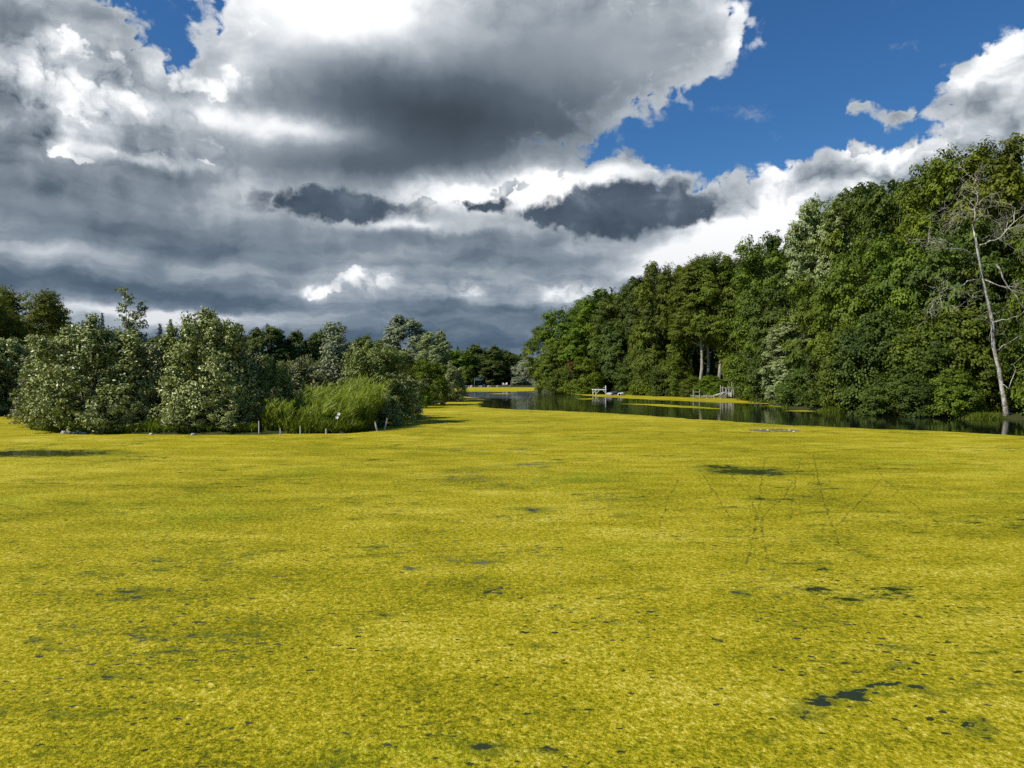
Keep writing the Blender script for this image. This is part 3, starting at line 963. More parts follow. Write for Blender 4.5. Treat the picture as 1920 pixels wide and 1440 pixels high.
    for q, (x0, top) in enumerate(((-0.25, 8.3), (0.35, 7.4), (0.05, 6.4))):
        pts = [(x0 * 0.2, 0, 0), (x0 * 0.5, 0.1, top * 0.5), (x0 + r.normal(0, .08), 0, top * 0.8), (x0 * 1.3, 0, top)]
        mb.tube(pts, [0.05, 0.035, 0.02, 0.006], 6)
        for i in range(17):
            z = top * (0.40 + 0.60 * i / 16); sp = 0.15 + 0.45 * (1 - i / 16)
            a = r.uniform(0, 6.28)
            lb.append(((x0 * (0.4 + 0.8 * z / top) + math.cos(a) * sp, math.sin(a) * sp, z), 0.24, (math.cos(a), math.sin(a), 0.6)))
    V, Q, T = make_crown(111, lb, sprays=4, leaves=15, lsize=0.14, spray_r=0.26, droop=0.05, jitter=0.8, flat=0.9)
    register('sapling', tree_thing('sapling', mesh_np('sapling', V, Q, M['leaf_willow_olive'], T), mb, M['bark']), H, R)
    # feathery locust-like tree
    H, R = 12.0, 5.5
    lb = lobes_edge(121, H, R, 26, z0=0.15, rl=(0.22, 0.36))
    V, Q, T = make_crown(121, lb, sprays=62, leaves=60, lsize=0.28, spray_r=0.8, droop=0.3, aspect=0.4, jitter=0.5)
    register('feather', tree_thing('feathery_tree', mesh_np('feather', V, Q, M['leaf_feather'], T), make_trunk(121, lb, H, 0.2), M['bark']), H, R)
    # round open tree with visible stem
    H, R = 12.5, 3.3
    lb = lobes_edge(131, H, R, 22, z0=0.42, rl=(0.28, 0.42), prof=lambda t: math.sin(math.pi * (0.18 + 0.70 * t)) ** 0.7)
    V, Q, T = make_crown(131, lb, sprays=75, leaves=50, lsize=0.25, spray_r=0.6, droop=0.3, jitter=0.5)
    register('round', tree_thing('round_tree', mesh_np('round', V, Q, M['leaf_grey'], T), make_trunk(131, lb, H, 0.18), M['bark_pale']), H, R)
    # distant trees
    for key, seed, mat in (('far_a', 141, 'leaf_far'), ('far_b', 143, 'leaf_far')):
        H, R = 15.0, 6.0
        lb = lobes_edge(seed, H, R, 24, z0=0.02, rl=(0.28, 0.42))
        V, Q, T = make_crown(seed, lb, sprays=34, leaves=40, lsize=0.50, spray_r=1.0, droop=0.4, jitter=0.4)
        register(key, tree_thing('distant_tree', mesh_np(key, V, Q, M[mat], T), make_trunk(seed, lb, H, 0.25), M['bark']), H, R)
    # conifer
    r = np.random.default_rng(151); H, R = 18.0, 3.0; Ps = []; Ns = []; Ts = []; O = []
    for i in range(46):
        t = i / 45; z = 1.0 + (H - 1.0) * t; L = R * (1 - t) ** 0.85 + 0.12
        for a in r.uniform(0, 6.28, max(3, int(10 * (1 - t) + 4))):
            m = int(10 + 26 * (1 - t)); u = r.random(m)
            od = np.array([math.cos(a), math.sin(a), 0]); sd = np.array([-math.sin(a), math.cos(a), 0])
            P = od * (u * L)[:, None] + sd * (r.normal(0, 0.22, m) * (1.1 - u))[:, None] + np.array([0, 0, 1.0]) * (z - 0.35 * u * L + 0.25 * (u ** 3) * L + r.normal(0, .08, m))[:, None]
            Ps.append(P); Ns.append(np.array([0, 0, 1.0]) + r.normal(0, .5, (m, 3))); Ts.append(np.clip(r.normal(.5, .25, m), 0, 1)); O.append(np.tile(od, (m, 1)))
    V, Q = leaf_quads(np.concatenate(Ps), np.concatenate(Ns), 0.42, 0.35, r=r, tangent=np.concatenate(O))
    mb = MB(); mb.tube([(0, 0, -.3), (0, 0, H * .5), (0, 0, H)], [0.25, 0.14, 0.02], 7)
    register('conifer', tree_thing('conifer', mesh_np('conifer', V, Q, M['needle'], np.repeat(np.concatenate(Ts), 4)), mb, M['bark']), H, R)


def build_plants():
    GR = 'trees of the wooded right bank'
    # --- right bank, near to far: (kind, px, d, top row, half width px, label, material)
    T = [
        ('edge_a', 2090, 60, 250, 170, 'tall green tree at the far right edge behind the dead birch', None),
        ('edge_b', 1915, 70, 268, 135, 'broad tree with the tallest crown at the right edge of the picture', None),
        ('edge_a', 1790, 76, 300, 118, 'rounded olive tree directly left of the dead birch top', M['leaf_olive']),
        ('edge_c', 1690, 82, 324, 105, 'dense green tree between the dead birch and the silver poplar', M['leaf_deep']),
        ('edge_b', 1618, 88, 352, 85, 'dark green tree whose crown touches the right side of the silver poplar', M['leaf_deep']),
        ('silver', 1540, 90, 374, 62, 'pale silver leaved poplar rising on the skyline of the right bank', None),
        ('edge_a', 1452, 100, 436, 88, 'deep green tree on the skyline just left of the silver poplar', None),
        ('edge_b', 1414, 119, 470, 66, 'olive tree above the wooden landing with stairs', None),
        ('edge_b', 1244, 132, 494, 50, 'leafy tree on the skyline left of the bare pale boles', None),
        ('edge_c', 1228, 139, 510, 60, 'green tree with a slightly taller tip midway along the right bank', M['leaf_blue']),
        ('edge_a', 1180, 154, 530, 56, 'dark green tree above the beached white rowboat', None),
        ('edge_c', 1125, 161, 544, 62, 'bright fresh green tree behind the small fishing platform', None),
        ('edge_b', 1075, 160, 572, 58, 'olive green tree second from the left end of the right bank', M['leaf_fresh']),
        ('edge_c', 1040, 166, 612, 46, 'tree at the left end of the right bank, leaning out over the channel', M['leaf_fresh']),
    ]
    for k, px, d, top, r, lab, mt in T:
        plant(k, 'broadleaf_tree' if k != 'silver' else 'silver_poplar', px, d, top=top, r_px=r * (1.08 if d > 105 else 0.95), label=lab, group=GR, mat=mt)
    for px, d, top, r, lab in ((1309, 122, 486, 50, 'tree with the leftmost bare pale trunk showing left of the landing'), (1322, 124, 482, 50, 'tree with the middle bare pale trunk, close beside the leftmost one'), (1345, 120, 478, 50, 'tree with the straight bare pale trunk directly behind the landing')):
        plant('bole', 'tall_tree', px, d, top=top, r_px=r, rz=px * 0.5, label=lab, group=GR)
    # second row: its tips fill the notches of the skyline
    for i, (px, d, top, r, lab) in enumerate((
            (2000, 88, 300, 110, 'dark tree behind the tallest crown at the right edge'), (1850, 92, 296, 95, 'dark tree behind the top of the dead birch'), (1740, 96, 318, 88, 'dark tree tip between the rounded olive tree and the dense green tree'),
            (1655, 102, 345, 80, 'dark tree peeping over the dense green tree left of the dead birch'), (1580, 110, 398, 70, 'dark tree behind the right shoulder of the silver poplar'), (1495, 116, 440, 64, 'dark tree behind the left shoulder of the silver poplar'),
            (1430, 126, 474, 58, 'dark tree behind the olive tree above the landing'), (1372, 138, 492, 52, 'dark tree behind the bare pale boles, right side'), (1300, 146, 502, 52, 'dark tree behind the bare pale boles, left side'),
            (1250, 156, 520, 48, 'dark tree filling the notch left of the taller tip midway along the bank'), (1200, 164, 532, 45, 'dark tree behind the tree above the white rowboat'), (1150, 170, 546, 46, 'dark tree behind the bright tree of the fishing platform'),
            (1100, 178, 572, 42, 'dark tree behind the left end of the right bank'))):
        plant(('edge_a', 'edge_b', 'edge_c')[i % 3], 'broadleaf_tree', px, d, top=top, r_px=r, label=lab, group=GR, mat=M['leaf_deep'])
    # middle tier
    MD = [
        (1965, 66, 395, 110, 'half height tree right of the dead birch', None), (1800, 66, 420, 98, 'half height tree left of the dead birch trunk', M['leaf_blue']),
        (1705, 70, 440, 95, 'half height tree with broad crown below the dense green tree', None), (1610, 76, 462, 82, 'half height tree hiding the foot of the silver poplar', M['leaf_deep']),
        (1530, 82, 520, 60, 'half height tree in front of the silver poplar', M['leaf_olive']), (1470, 92, 540, 60, 'half height tree right of the landing', None),
        (1232, 132, 590, 46, 'half height tree left of the bare boles', M['leaf_deep']), (1165, 149, 600, 46, 'half height tree over the beached boats', M['leaf_blue']),
        (1105, 154, 610, 44, 'half height bright tree over the fishing platform', M['leaf_fresh']), (1058, 156, 640, 34, 'half height tree at the left end of the right bank', M['leaf_fresh']),
    ]
    for i, (px, d, top, r, lab, mt) in enumerate(MD):
        plant(('mid_a', 'mid_b')[i % 2], 'broadleaf_tree', px, d, top=top, r_px=r * (1.08 if d > 105 else 0.95), label=lab, group=GR, mat=mt)
    # understorey along the water
    U = [
        ('under_a', 2020, 56, 540, 110, 'dark low tree overhanging the water at the right picture edge', None),
        ('under_a', 1800, 62, 575, 88, 'low leafy tree reaching the water left of the dead birch', None),
        ('under_b', 1738, 62.5, 590, 86, 'low green tree trailing branches to the water', M['leaf_deep']),
        ('under_a', 1655, 65.5, 580, 86, 'low dark tree between two grassy tussocks on the right bank', M['leaf_blue']),
        ('under_b', 1585, 69.5, 610, 68, 'low tree with dense leaves right of the silver shrub', M['leaf_deep']),
        ('under_a', 1440, 99, 630, 60, 'low tree right of the landing at the back of the small bay', None),
        ('under_b', 1426, 111, 674, 36, 'fresh green shrub beside the landing stairs', None),
        ('under_b', 1262, 126, 666, 38, 'bright green rounded shrub left of the bare trunks', None),
        ('under_a', 1232, 132, 640, 42, 'dark green low tree overhanging the beached boats from the right', None),
        ('under_b', 1196, 142, 660, 36, 'low green tree directly right of the white rowboat', M['leaf_blue']),
        ('under_b', 1138, 151, 655, 38, 'small tree with bright leaves behind the fishing platform', None),
        ('under_a', 1092, 147, 670, 38, 'low tree left of the fishing platform', M['leaf_fresh']),
        ('under_b', 1052, 155, 672, 32, 'small shrub at the left foot of the right bank', None),
        ('under_a', 1333, 120, 704, 32, 'low shrub behind the landing, in front of the bare trunks', M['leaf_fresh']),
        ('under_b', 1300, 121, 706, 28, 'low leafy shrub left of the landing rail', None),
        ('under_a', 1510, 76, 690, 46, 'low bush at the waterline below the silver shrubs', M['leaf_blue']),
        ('under_b', 1690, 60.5, 690, 60, 'low bush touching the water between the grassy tussocks', M['leaf_blue']),
        ('under_a', 1780, 59, 690, 56, 'low bush touching the water left of the foot of the dead birch', None),
        ('under_b', 1950, 58.5, 480, 66, 'fresh green tree standing close to the right of the dead birch', None),
        ('under_b', 1930, 59.5, 690, 56, 'low bush touching the water right of the foot of the dead birch', M['leaf_deep']),
    ]
    for k, px, d, top, r, lab, mt in U:
        plant(k, 'understorey_tree' if top < 650 else 'shrub', px, d, top=top, r_px=r, label=lab, cat='tree' if top < 650 else 'shrub', group='low trees along the right bank', mat=mt)
    plant('silver', 'silver_shrub', 1472, 84, top=610, r_px=40, label='pale silver leaved shrub hanging over the water in the middle of the right bank', cat='shrub')
    plant('silver', 'silver_shrub', 1535, 75, top=690, r_px=30, label='low silver leaved shrub just right of the taller silver shrub', cat='shrub')
    plant('under_a', 'silver_willow', 1024, 215, top=652, r_px=24, label='drooping grey willow on the water at the left end of the right bank', mat=M['leaf_grey'])
    # --- island
    G2 = 'willow bushes on the island'
    plant('willow_a', 'willow_bush', 168, 42.6, top=606, r_px=106, rz=0.4, label='widest grey green willow bush on the near shore of the island, left of the gap', cat='bush', group=G2)
    plant('willow_b', 'willow_bush', 397, 42.2, top=590, r_px=84, rz=2.0, label='tall willow bush with leaning stick at its foot, tallest on the island front', cat='bush', group=G2)
    plant('willow_c', 'willow_bush', 282, 46.5, top=660, r_px=60, label='smaller olive bush in the gap between the two big willow bushes', cat='bush', group=G2)
    plant('willow_c', 'willow_bush', 95, 47, top=668, r_px=62, label='low bush at the left tip of the island, trailing onto the duckweed', cat='bush', group=G2)
    plant('willow_b', 'willow_bush', 705, 50, top=645, r_px=68, rz=0.8, label='dark bush with yellow green top right of the reeds', cat='bush', group=G2, mat=M['leaf_willow_green'])
    plant('willow_a', 'willow_bush', 752, 56, top=700, r_px=40, label='low dark bush on the right shore of the island beyond the white stakes', cat='bush', group=G2)
    plant('upright', 'upright_willow', 628, 52, top=602, r_px=42, label='narrow upright grey willow standing above the reeds', cat='bush', group=G2)
    plant('willow_c', 'willow_bush', 560, 49, top=682, r_px=52, label='reddish olive scrub directly behind the reeds', cat='bush', group=G2)
    plant('willow_a', 'willow_bush', 226, 47, top=662, r_px=70, label='willow bush behind the left edge of the gap below the sapling', cat='bush', group=G2)
    plant('willow_c', 'willow_bush', 455, 45, top=665, r_px=50, label='bush leaning out of the right side of the tall willow bush', cat='bush', group=G2)
    plant('willow_b', 'willow_bush', 660, 58, top=650, r_px=55, label='bush behind the reeds between the upright willow and the dark bush', cat='bush', group=G2)
    plant('willow_a', 'willow_bush', 585, 58, top=672, r_px=50, label='pale scrub behind the left part of the reeds', cat='bush', group=G2, mat=M['leaf_willow_olive'])
    for px, d, top, r, lab in ((118, 42.4, 742, 40, 'low skirt of willow trailing on the duckweed left of the row of stones'), (205, 41.2, 748, 46, 'low willow shoots at the waterline right of the row of stones'),
                               (262, 41.4, 752, 34, 'low dark bush at the waterline in the gap'), (352, 41.0, 748, 42, 'low willow shoots at the waterline right of the leaning stick'),
                               (430, 41.0, 742, 44, 'low willow bush at the waterline left of the first tall stake'), (725, 47.5, 742, 30, 'low dark bush at the island corner behind the leaning stakes')):
        plant('willow_c', 'willow_bush', px, d, top=top, r_px=r, label=lab, cat='bush', group=G2, mat=M['leaf_willow'])
    plant('willow_c', 'willow_bush', 512, 43.6, top=682, r_px=38, label='yellow green bush between the tall willow bush and the reeds', cat='bush', group=G2, mat=M['leaf_willow_green'])
    plant('willow_b', 'willow_bush', 800, 84, top=676, r_px=42, label='green bush near the far end of the island', cat='bush', group=G2, mat=M['leaf_fresh'])
    plant('willow_a', 'willow_bush', 838, 97, top=682, r_px=32, label='last bush at the right tip of the island', cat='bush', group=G2)
    plant('willow_c', 'willow_bush', 784, 76, top=716, r_px=26, label='small bright bush at the waterline of the island, right side', cat='bush', group=G2, mat=M['leaf_fresh'])
    plant('sapling', 'sapling', 246, 48, top=550, r_px=27, rz=0.1, label='thin sapling sticking up above the bushes at the left')
    plant('round', 'round_tree', 762, 108, top=596, r_px=38, label='round grey green tree with visible stem behind the island bushes')
    plant('silver', 'silver_tree', 812, 100, top=626, r_px=34, label='pale silvery tree right of the round grey green tree')
    plant('upright', 'upright_willow', 826, 104, top=618, r_px=20, label='slender tip of a grey willow beside the pale silvery tree', cat='tree')
    # --- left shore
    plant('feather', 'feathery_tree', 38, 80, top=550, r_px=84, label='feathery olive tree behind the bushes at the left edge')
    plant('feather', 'feathery_tree', -70, 72, top=560, r_px=95, label='feathery tree cut by the left edge of the picture')
    plant('willow_b', 'willow_bush', 10, 63, top=640, r_px=72, label='willow bush on the left shore behind the island tip', cat='bush', group='bushes of the left shore')
    plant('willow_a', 'willow_bush', 80, 66, top=640, r_px=70, label='second willow bush of the left shore, partly behind the island', cat='bush', group='bushes of the left shore')
    plant('willow_a', 'willow_bush', -90, 60, top=640, r_px=80, label='willow bush at the left edge of the picture', cat='bush', group='bushes of the left shore')
    plant('willow_c', 'willow_bush', 215, 70, top=662, r_px=60, label='bush behind the thin sapling', cat='bush', group='bushes of the left shore')
    # --- background skyline
    G3 = 'dark trees on the far left skyline'
    for k, px, d, top, r, lab in (
        ('far_a', 498, 165, 616, 38, 'dark rounded tree right of the tallest willow bush'), ('far_b', 566, 170, 625, 34, 'dark tree with rough top left of the upright willow'),
        ('far_a', 603, 185, 624, 24, 'dark tree touching the left side of the upright willow'), ('far_b', 688, 190, 633, 30, 'dark tree between the upright willow and the round tree'),
        ('far_a', 725, 200, 640, 26, 'small dark tree just left of the round tree'), ('far_b', 225, 180, 622, 40, 'dark tree behind the thin sapling'),
        ('far_a', 318, 175, 634, 44, 'dark tree below the pointed conifers'), ('far_b', 130, 190, 612, 40, 'dark tree behind the feathery olive tree'),
        ('far_a', 430, 190, 628, 44, 'dark tree hidden behind the tallest willow bush'), ('far_b', 640, 210, 640, 40, 'dark tree behind the upright willow'),
        ('far_a', 20, 200, 610, 50, 'dark tree far behind the left edge'), ('far_b', 380, 210, 625, 40, 'dark far tree behind the top of the tallest willow bush')):
        plant(k, 'distant_tree', px, d, top=top, r_px=r, label=lab, group=G3)
    for px, d, top, r, lab in ((174, 215, 590, 13, 'left one of the two small conifers left of the sapling'), (192, 215, 588, 13, 'right one of the two small conifers left of the sapling'),
                               (300, 200, 608, 17, 'left conifer of the three behind the gap'), (320, 200, 600, 19, 'tallest conifer of the three behind the gap'), (344, 205, 608, 15, 'right conifer of the three, beside the tall willow bush'),
                               (155, 222, 602, 12, 'small conifer beside the feathery tree'), (858, 315, 650, 9, 'tiny conifer tip on the far shore skyline'), (876, 315, 652, 9, 'second tiny conifer tip on the far shore skyline')):
        plant('conifer', 'conifer', px, d, top=top, r_px=r * 1.45, label=lab, group='conifers on the skyline')
    G4 = 'trees on the far shore'
    for k, px, d, top, r, lab, mt in (
        ('far_a', 862, 300, 658, 30, 'green tree at the left end of the far shore', M['leaf_fresh']), ('far_b', 905, 305, 648, 34, 'tallest dark rounded tree of the far shore', None),
        ('far_a', 945, 310, 657, 28, 'dark tree right of the tallest far tree', None), ('under_b', 987, 300, 668, 27, 'pale grey green tree of the far shore', M['leaf_grey']),
        ('far_a', 1012, 305, 674, 18, 'small grey tree at the right end of the far shore', M['leaf_grey']), ('far_b', 878, 292, 686, 12, 'small fresh green tree on the far lawn', M['leaf_fresh']),
        ('far_a', 925, 300, 676, 26, 'dark lower tree in the middle of the far shore', None), ('far_b', 835, 300, 655, 30, 'green tree behind the tip of the island', M['leaf_deep']),
        ('far_a', 960, 330, 668, 30, 'dim tree furthest back on the far shore', None), ('far_b', 1040, 300, 668, 26, 'tree half hidden behind the end of the right bank', None),
        ('far_a', 898, 296, 704, 8, 'small rounded shrub beside the dark parasol', M['leaf_grey']), ('far_b', 972, 292, 706, 14, 'low shrub right of the white chairs', M['leaf_grey'])):
        plant(k, 'distant_tree', px, d, top=top, r_px=r, label=lab, group=G4, mat=mt, cat='tree' if top < 700 else 'shrub')
    # a far wood that closes the horizon
    r = np.random.default_rng(5); n = 60000
    a = r.uniform(-1.15, 1.15, n); dd = r.uniform(345, 380, n)
    hh = 9 + 5 * vnoise(a * 60, dd * 0, 1.0, 4) + 3 * vnoise(a * 200, dd * 0, 1.0, 9)
    P = np.stack([np.sin(a) * dd, np.cos(a) * dd, hh * r.random(n) ** 0.7 + 0.5], axis=1)
    V, Q = leaf_quads(P, r.normal(size=(n, 3)) + np.array([0, -0.3, 0.6]), 1.9, 0.8, r=r)
    o = obj('distant_wood', mesh_np('distant_wood', V, Q, M['leaf_far'], np.repeat(np.clip(r.normal(.5, .25, n), 0, 1), 4)))
    tag(o, 'continuous dark wood closing the horizon behind the far shore', 'wood', kind='stuff')


# ---------------------------------------------------------------- grass, reeds
def blades(P, H, r, width=0.02, lean=(0.2, 0, 0), jit=0.18, seg=3):
    """grass blades / stems as tapered ribbons"""
    n = len(P)
    a = r.uniform(0, 6.28, n)
    side = np.stack([np.cos(a), np.sin(a), np.zeros(n)], axis=1) * width * 0.5
    bend = np.array(lean)[None, :] + r.normal(0, jit, (n, 3)) * np.array([1, 1, 0])
    rows = []
    for i in range(seg + 1):
        t = i / seg
        c = P + np.array([0, 0, 1.0]) * (H * t * (1 - 0.12 * t))[:, None] + bend * (H * t ** 1.8)[:, None]
        w = (1 - t) ** 0.6 + 0.05
        rows.append(c - side * w); rows.append(c + side * w)
    V = np.stack(rows, axis=1)
    k = 2 * (seg + 1)
    Q = []
    for i in range(seg):
        b = 2 * i
        Q.append(np.stack([np.arange(n) * k + b, np.arange(n) * k + b + 1, np.arange(n) * k + b + 3, np.arange(n) * k + b + 2], axis=1))
    return V.reshape(-1, 3), np.concatenate(Q), k, bend


def scatter_poly(poly, n, r):
    A = np.array(poly); lo = A.min(0); hi = A.max(0); out = []
    while sum(len(q) for q in out) < n:
        p = r.uniform(lo, hi, (n * 2, 2))
        out.append(p[sdist(p, poly) > 0])
    return np.concatenate(out)[:n]


def build_reeds():
    r = np.random.default_rng(31)
    def stand(name, poly, n, hfun, lean, label, cat, mat='reed', leafn=9):
        p = scatter_poly(poly, n, r)
        z = np.maximum(land_height(p[:, 0], p[:, 1]), -0.1)
        P = np.column_stack([p, z])
        H = hfun(p) * r.uniform(0.45, 1.18, n)
        V, Q, k, bend = blades(P, H, r, 0.035, lean, 0.10)
        tint = np.repeat(np.clip(r.normal(0.45, 0.18, n) + (vnoise(p[:, 0], p[:, 1], 0.9, 8) - 0.5) * 0.9, 0, 1), k)
        # leaves along each stem
        LP = []; LN = []; LT = []; TT = []
        t = r.uniform(0.12, 1.0, (n, leafn))
        for j in range(leafn):
            tj = t[:, j]
            c = P + np.array([0, 0, 1.0]) * (H * tj * (1 - 0.12 * tj))[:, None] + bend * (H * tj ** 1.8)[:, None]
            a = r.uniform(0, 6.28, n)
            dr = np.stack([np.cos(a) * 0.55 + lean[0] * 1.6, np.sin(a) * 0.55, np.full(n, 0.75)], axis=1)
            LP.append(c + dr * 0.15); LT.append(dr); LN.append(np.cross(dr, r.normal(size=(n, 3)))); TT.append(np.clip(r.normal(0.5, 0.22, n) + 0.35 * (tj - 0.5), 0, 1))
        V2, Q2 = leaf_quads(np.concatenate(LP), np.concatenate(LN), 0.42, 0.10, r=r, tangent=np.concatenate(LT) * 2)
        o = obj(name, mesh_np(name, np.concatenate([V, V2]), np.concatenate([Q, Q2 + len(V)]), M[mat], np.concatenate([tint, np.repeat(np.concatenate(TT), 4)])))
        tag(o, label, cat, kind='stuff')
    pp = lambda L: [tuple(atd(px, d)[:2]) for px, d in L]
    stand('reeds', pp([(552, 41.2), (600, 41.2), (650, 41.8), (690, 44.0), (705, 46), (690, 48), (640, 48), (575, 46), (545, 44)]), 2300,
          lambda p: 2.35 - 1.2 * np.clip((44.5 - p[:, 1]) / 3.4, 0, 1) + 1.3 * (vnoise(p[:, 0], p[:, 1], 0.9, 3) - 0.45), (0.30, 0, 0), 'tall bright green reeds leaning right on the island shore behind the stakes', 'reeds')
    stand('shore_weeds', pp([(490, 40.6), (545, 40.8), (545, 43), (520, 45), (490, 44)]), 700, lambda p: 0.7 + 1.0 * vnoise(p[:, 0], p[:, 1], 1.1, 5), (0.08, 0, 0),
          'rough green weeds between the tall willow bush and the reeds', 'weeds', 'reed', 8)
    stand('shore_weeds', pp([(55, 43.6), (110, 41.2), (170, 40.6), (175, 41.4), (110, 42.6), (60, 46)]), 900, lambda p: np.full(len(p), 0.7), (0.0, 0, 0),
          'low green weeds trailing into the duckweed at the left tip of the island', 'weeds', 'grass', 6)
    stand('shore_weeds', pp([(-40, 61), (50, 60.5), (52, 62.5), (-40, 64)]), 900, lambda p: np.full(len(p), 0.9), (0.0, 0, 0),
          'bright weeds on the left shore at the picture edge', 'weeds', 'grass', 6)
    stand('shore_weeds', pp([(180, 40.6), (300, 40.1), (480, 40.1), (480, 40.9), (300, 41), (180, 41.5)]), 600, lambda p: 0.1 + 0.45 * vnoise(p[:, 0], p[:, 1], 1.3, 5), (0.0, 0, 0),
          'low weeds along the waterline under the two big willow bushes', 'weeds', 'grass', 6)
    stand('shore_weeds', pp([(535, 40.4), (640, 40.6), (700, 43.0), (700, 44.2), (640, 42), (535, 41.2)]), 1000, lambda p: np.full(len(p), 0.7), (0.05, 0, 0),
          'low weeds at the foot of the reeds between the stakes', 'weeds', 'grass', 6)
    # grassy fringe of the right bank
    pts = []
    S = RIGHT_SHORE[1:15]
    for a, b in zip(S, S[1:]):
        a = np.array(a, float); b = np.array(b, float); L = np.linalg.norm(b - a)
        nrm = np.array([(b - a)[1], -(b - a)[0]]) / L
        k = int(L * 260)
        t = r.random(k); w = r.random(k) ** 1.3 * 2.6 - 0.35
        pts.append(a + (b - a) * t[:, None] + nrm * w[:, None])
    p = np.concatenate(pts)
    den = vnoise(p[:, 0], p[:, 1], 0.32, 12)
    p = p[den > 0.46]
    z = land_height(p[:, 0], p[:, 1]); ok = z > -0.12; p = p[ok]; z = z[ok]
    H = 0.30 + 0.45 * vnoise(p[:, 0], p[:, 1], 0.6, 13)
    V, Q, k, _ = blades(np.column_stack([p, z]), H * r.uniform(0.5, 1.2, len(p)), r, 0.035, (0, 0, 0), 0.5)
    o = obj('bank_grass', mesh_np('bank_grass', V, Q, M['grass'], np.repeat(np.clip(r.normal(.5, .2, len(p)), 0, 1), k)))
    tag(o, 'bright tufts of grass along the waterline of the right bank', 'grass', kind='stuff')


# ---------------------------------------------------------------- tussocks
def build_tussocks():
    r = np.random.default_rng(55)
    for px, d, hw, lab in ((1563, 67.6, 30, 'bright green grass tussock on the right bank, leftmost of the four near ones'), (1666, 62.2, 34, 'widest bright green tussock on the right bank, second from the left'),
                           (1742, 59.4, 24, 'small bright green tussock on the right bank, third from the left'), (1846, 55.6, 36, 'sunlit green tussock just left of the foot of the dead birch'),
                           (1405, 104.5, 26, 'green tussock at the waterline right of the landing stairs')):
        x = (px - 960) / F * d; n = 900; w = hw / F * d
        p = np.column_stack([r.normal(0, w * 0.5, n), r.normal(0, 0.35, n)])
        H = (0.50 * np.exp(-(p[:, 0] / w) ** 2) + 0.12) * r.uniform(0.5, 1.2, n)
        V, Q, k, _ = blades(np.column_stack([p, np.full(n, -0.1)]), H + 0.08, r, 0.04, (0, -0.1, 0), 0.45)
        o = obj('grass_tussock', mesh_np('grass_tussock', V, Q, M['grass'], np.repeat(np.clip(r.normal(.6, .2, n), 0, 1), k)), loc=(x, d, 0))
        tag(o, lab, 'grass tussock', 'grass tussocks of the right bank')


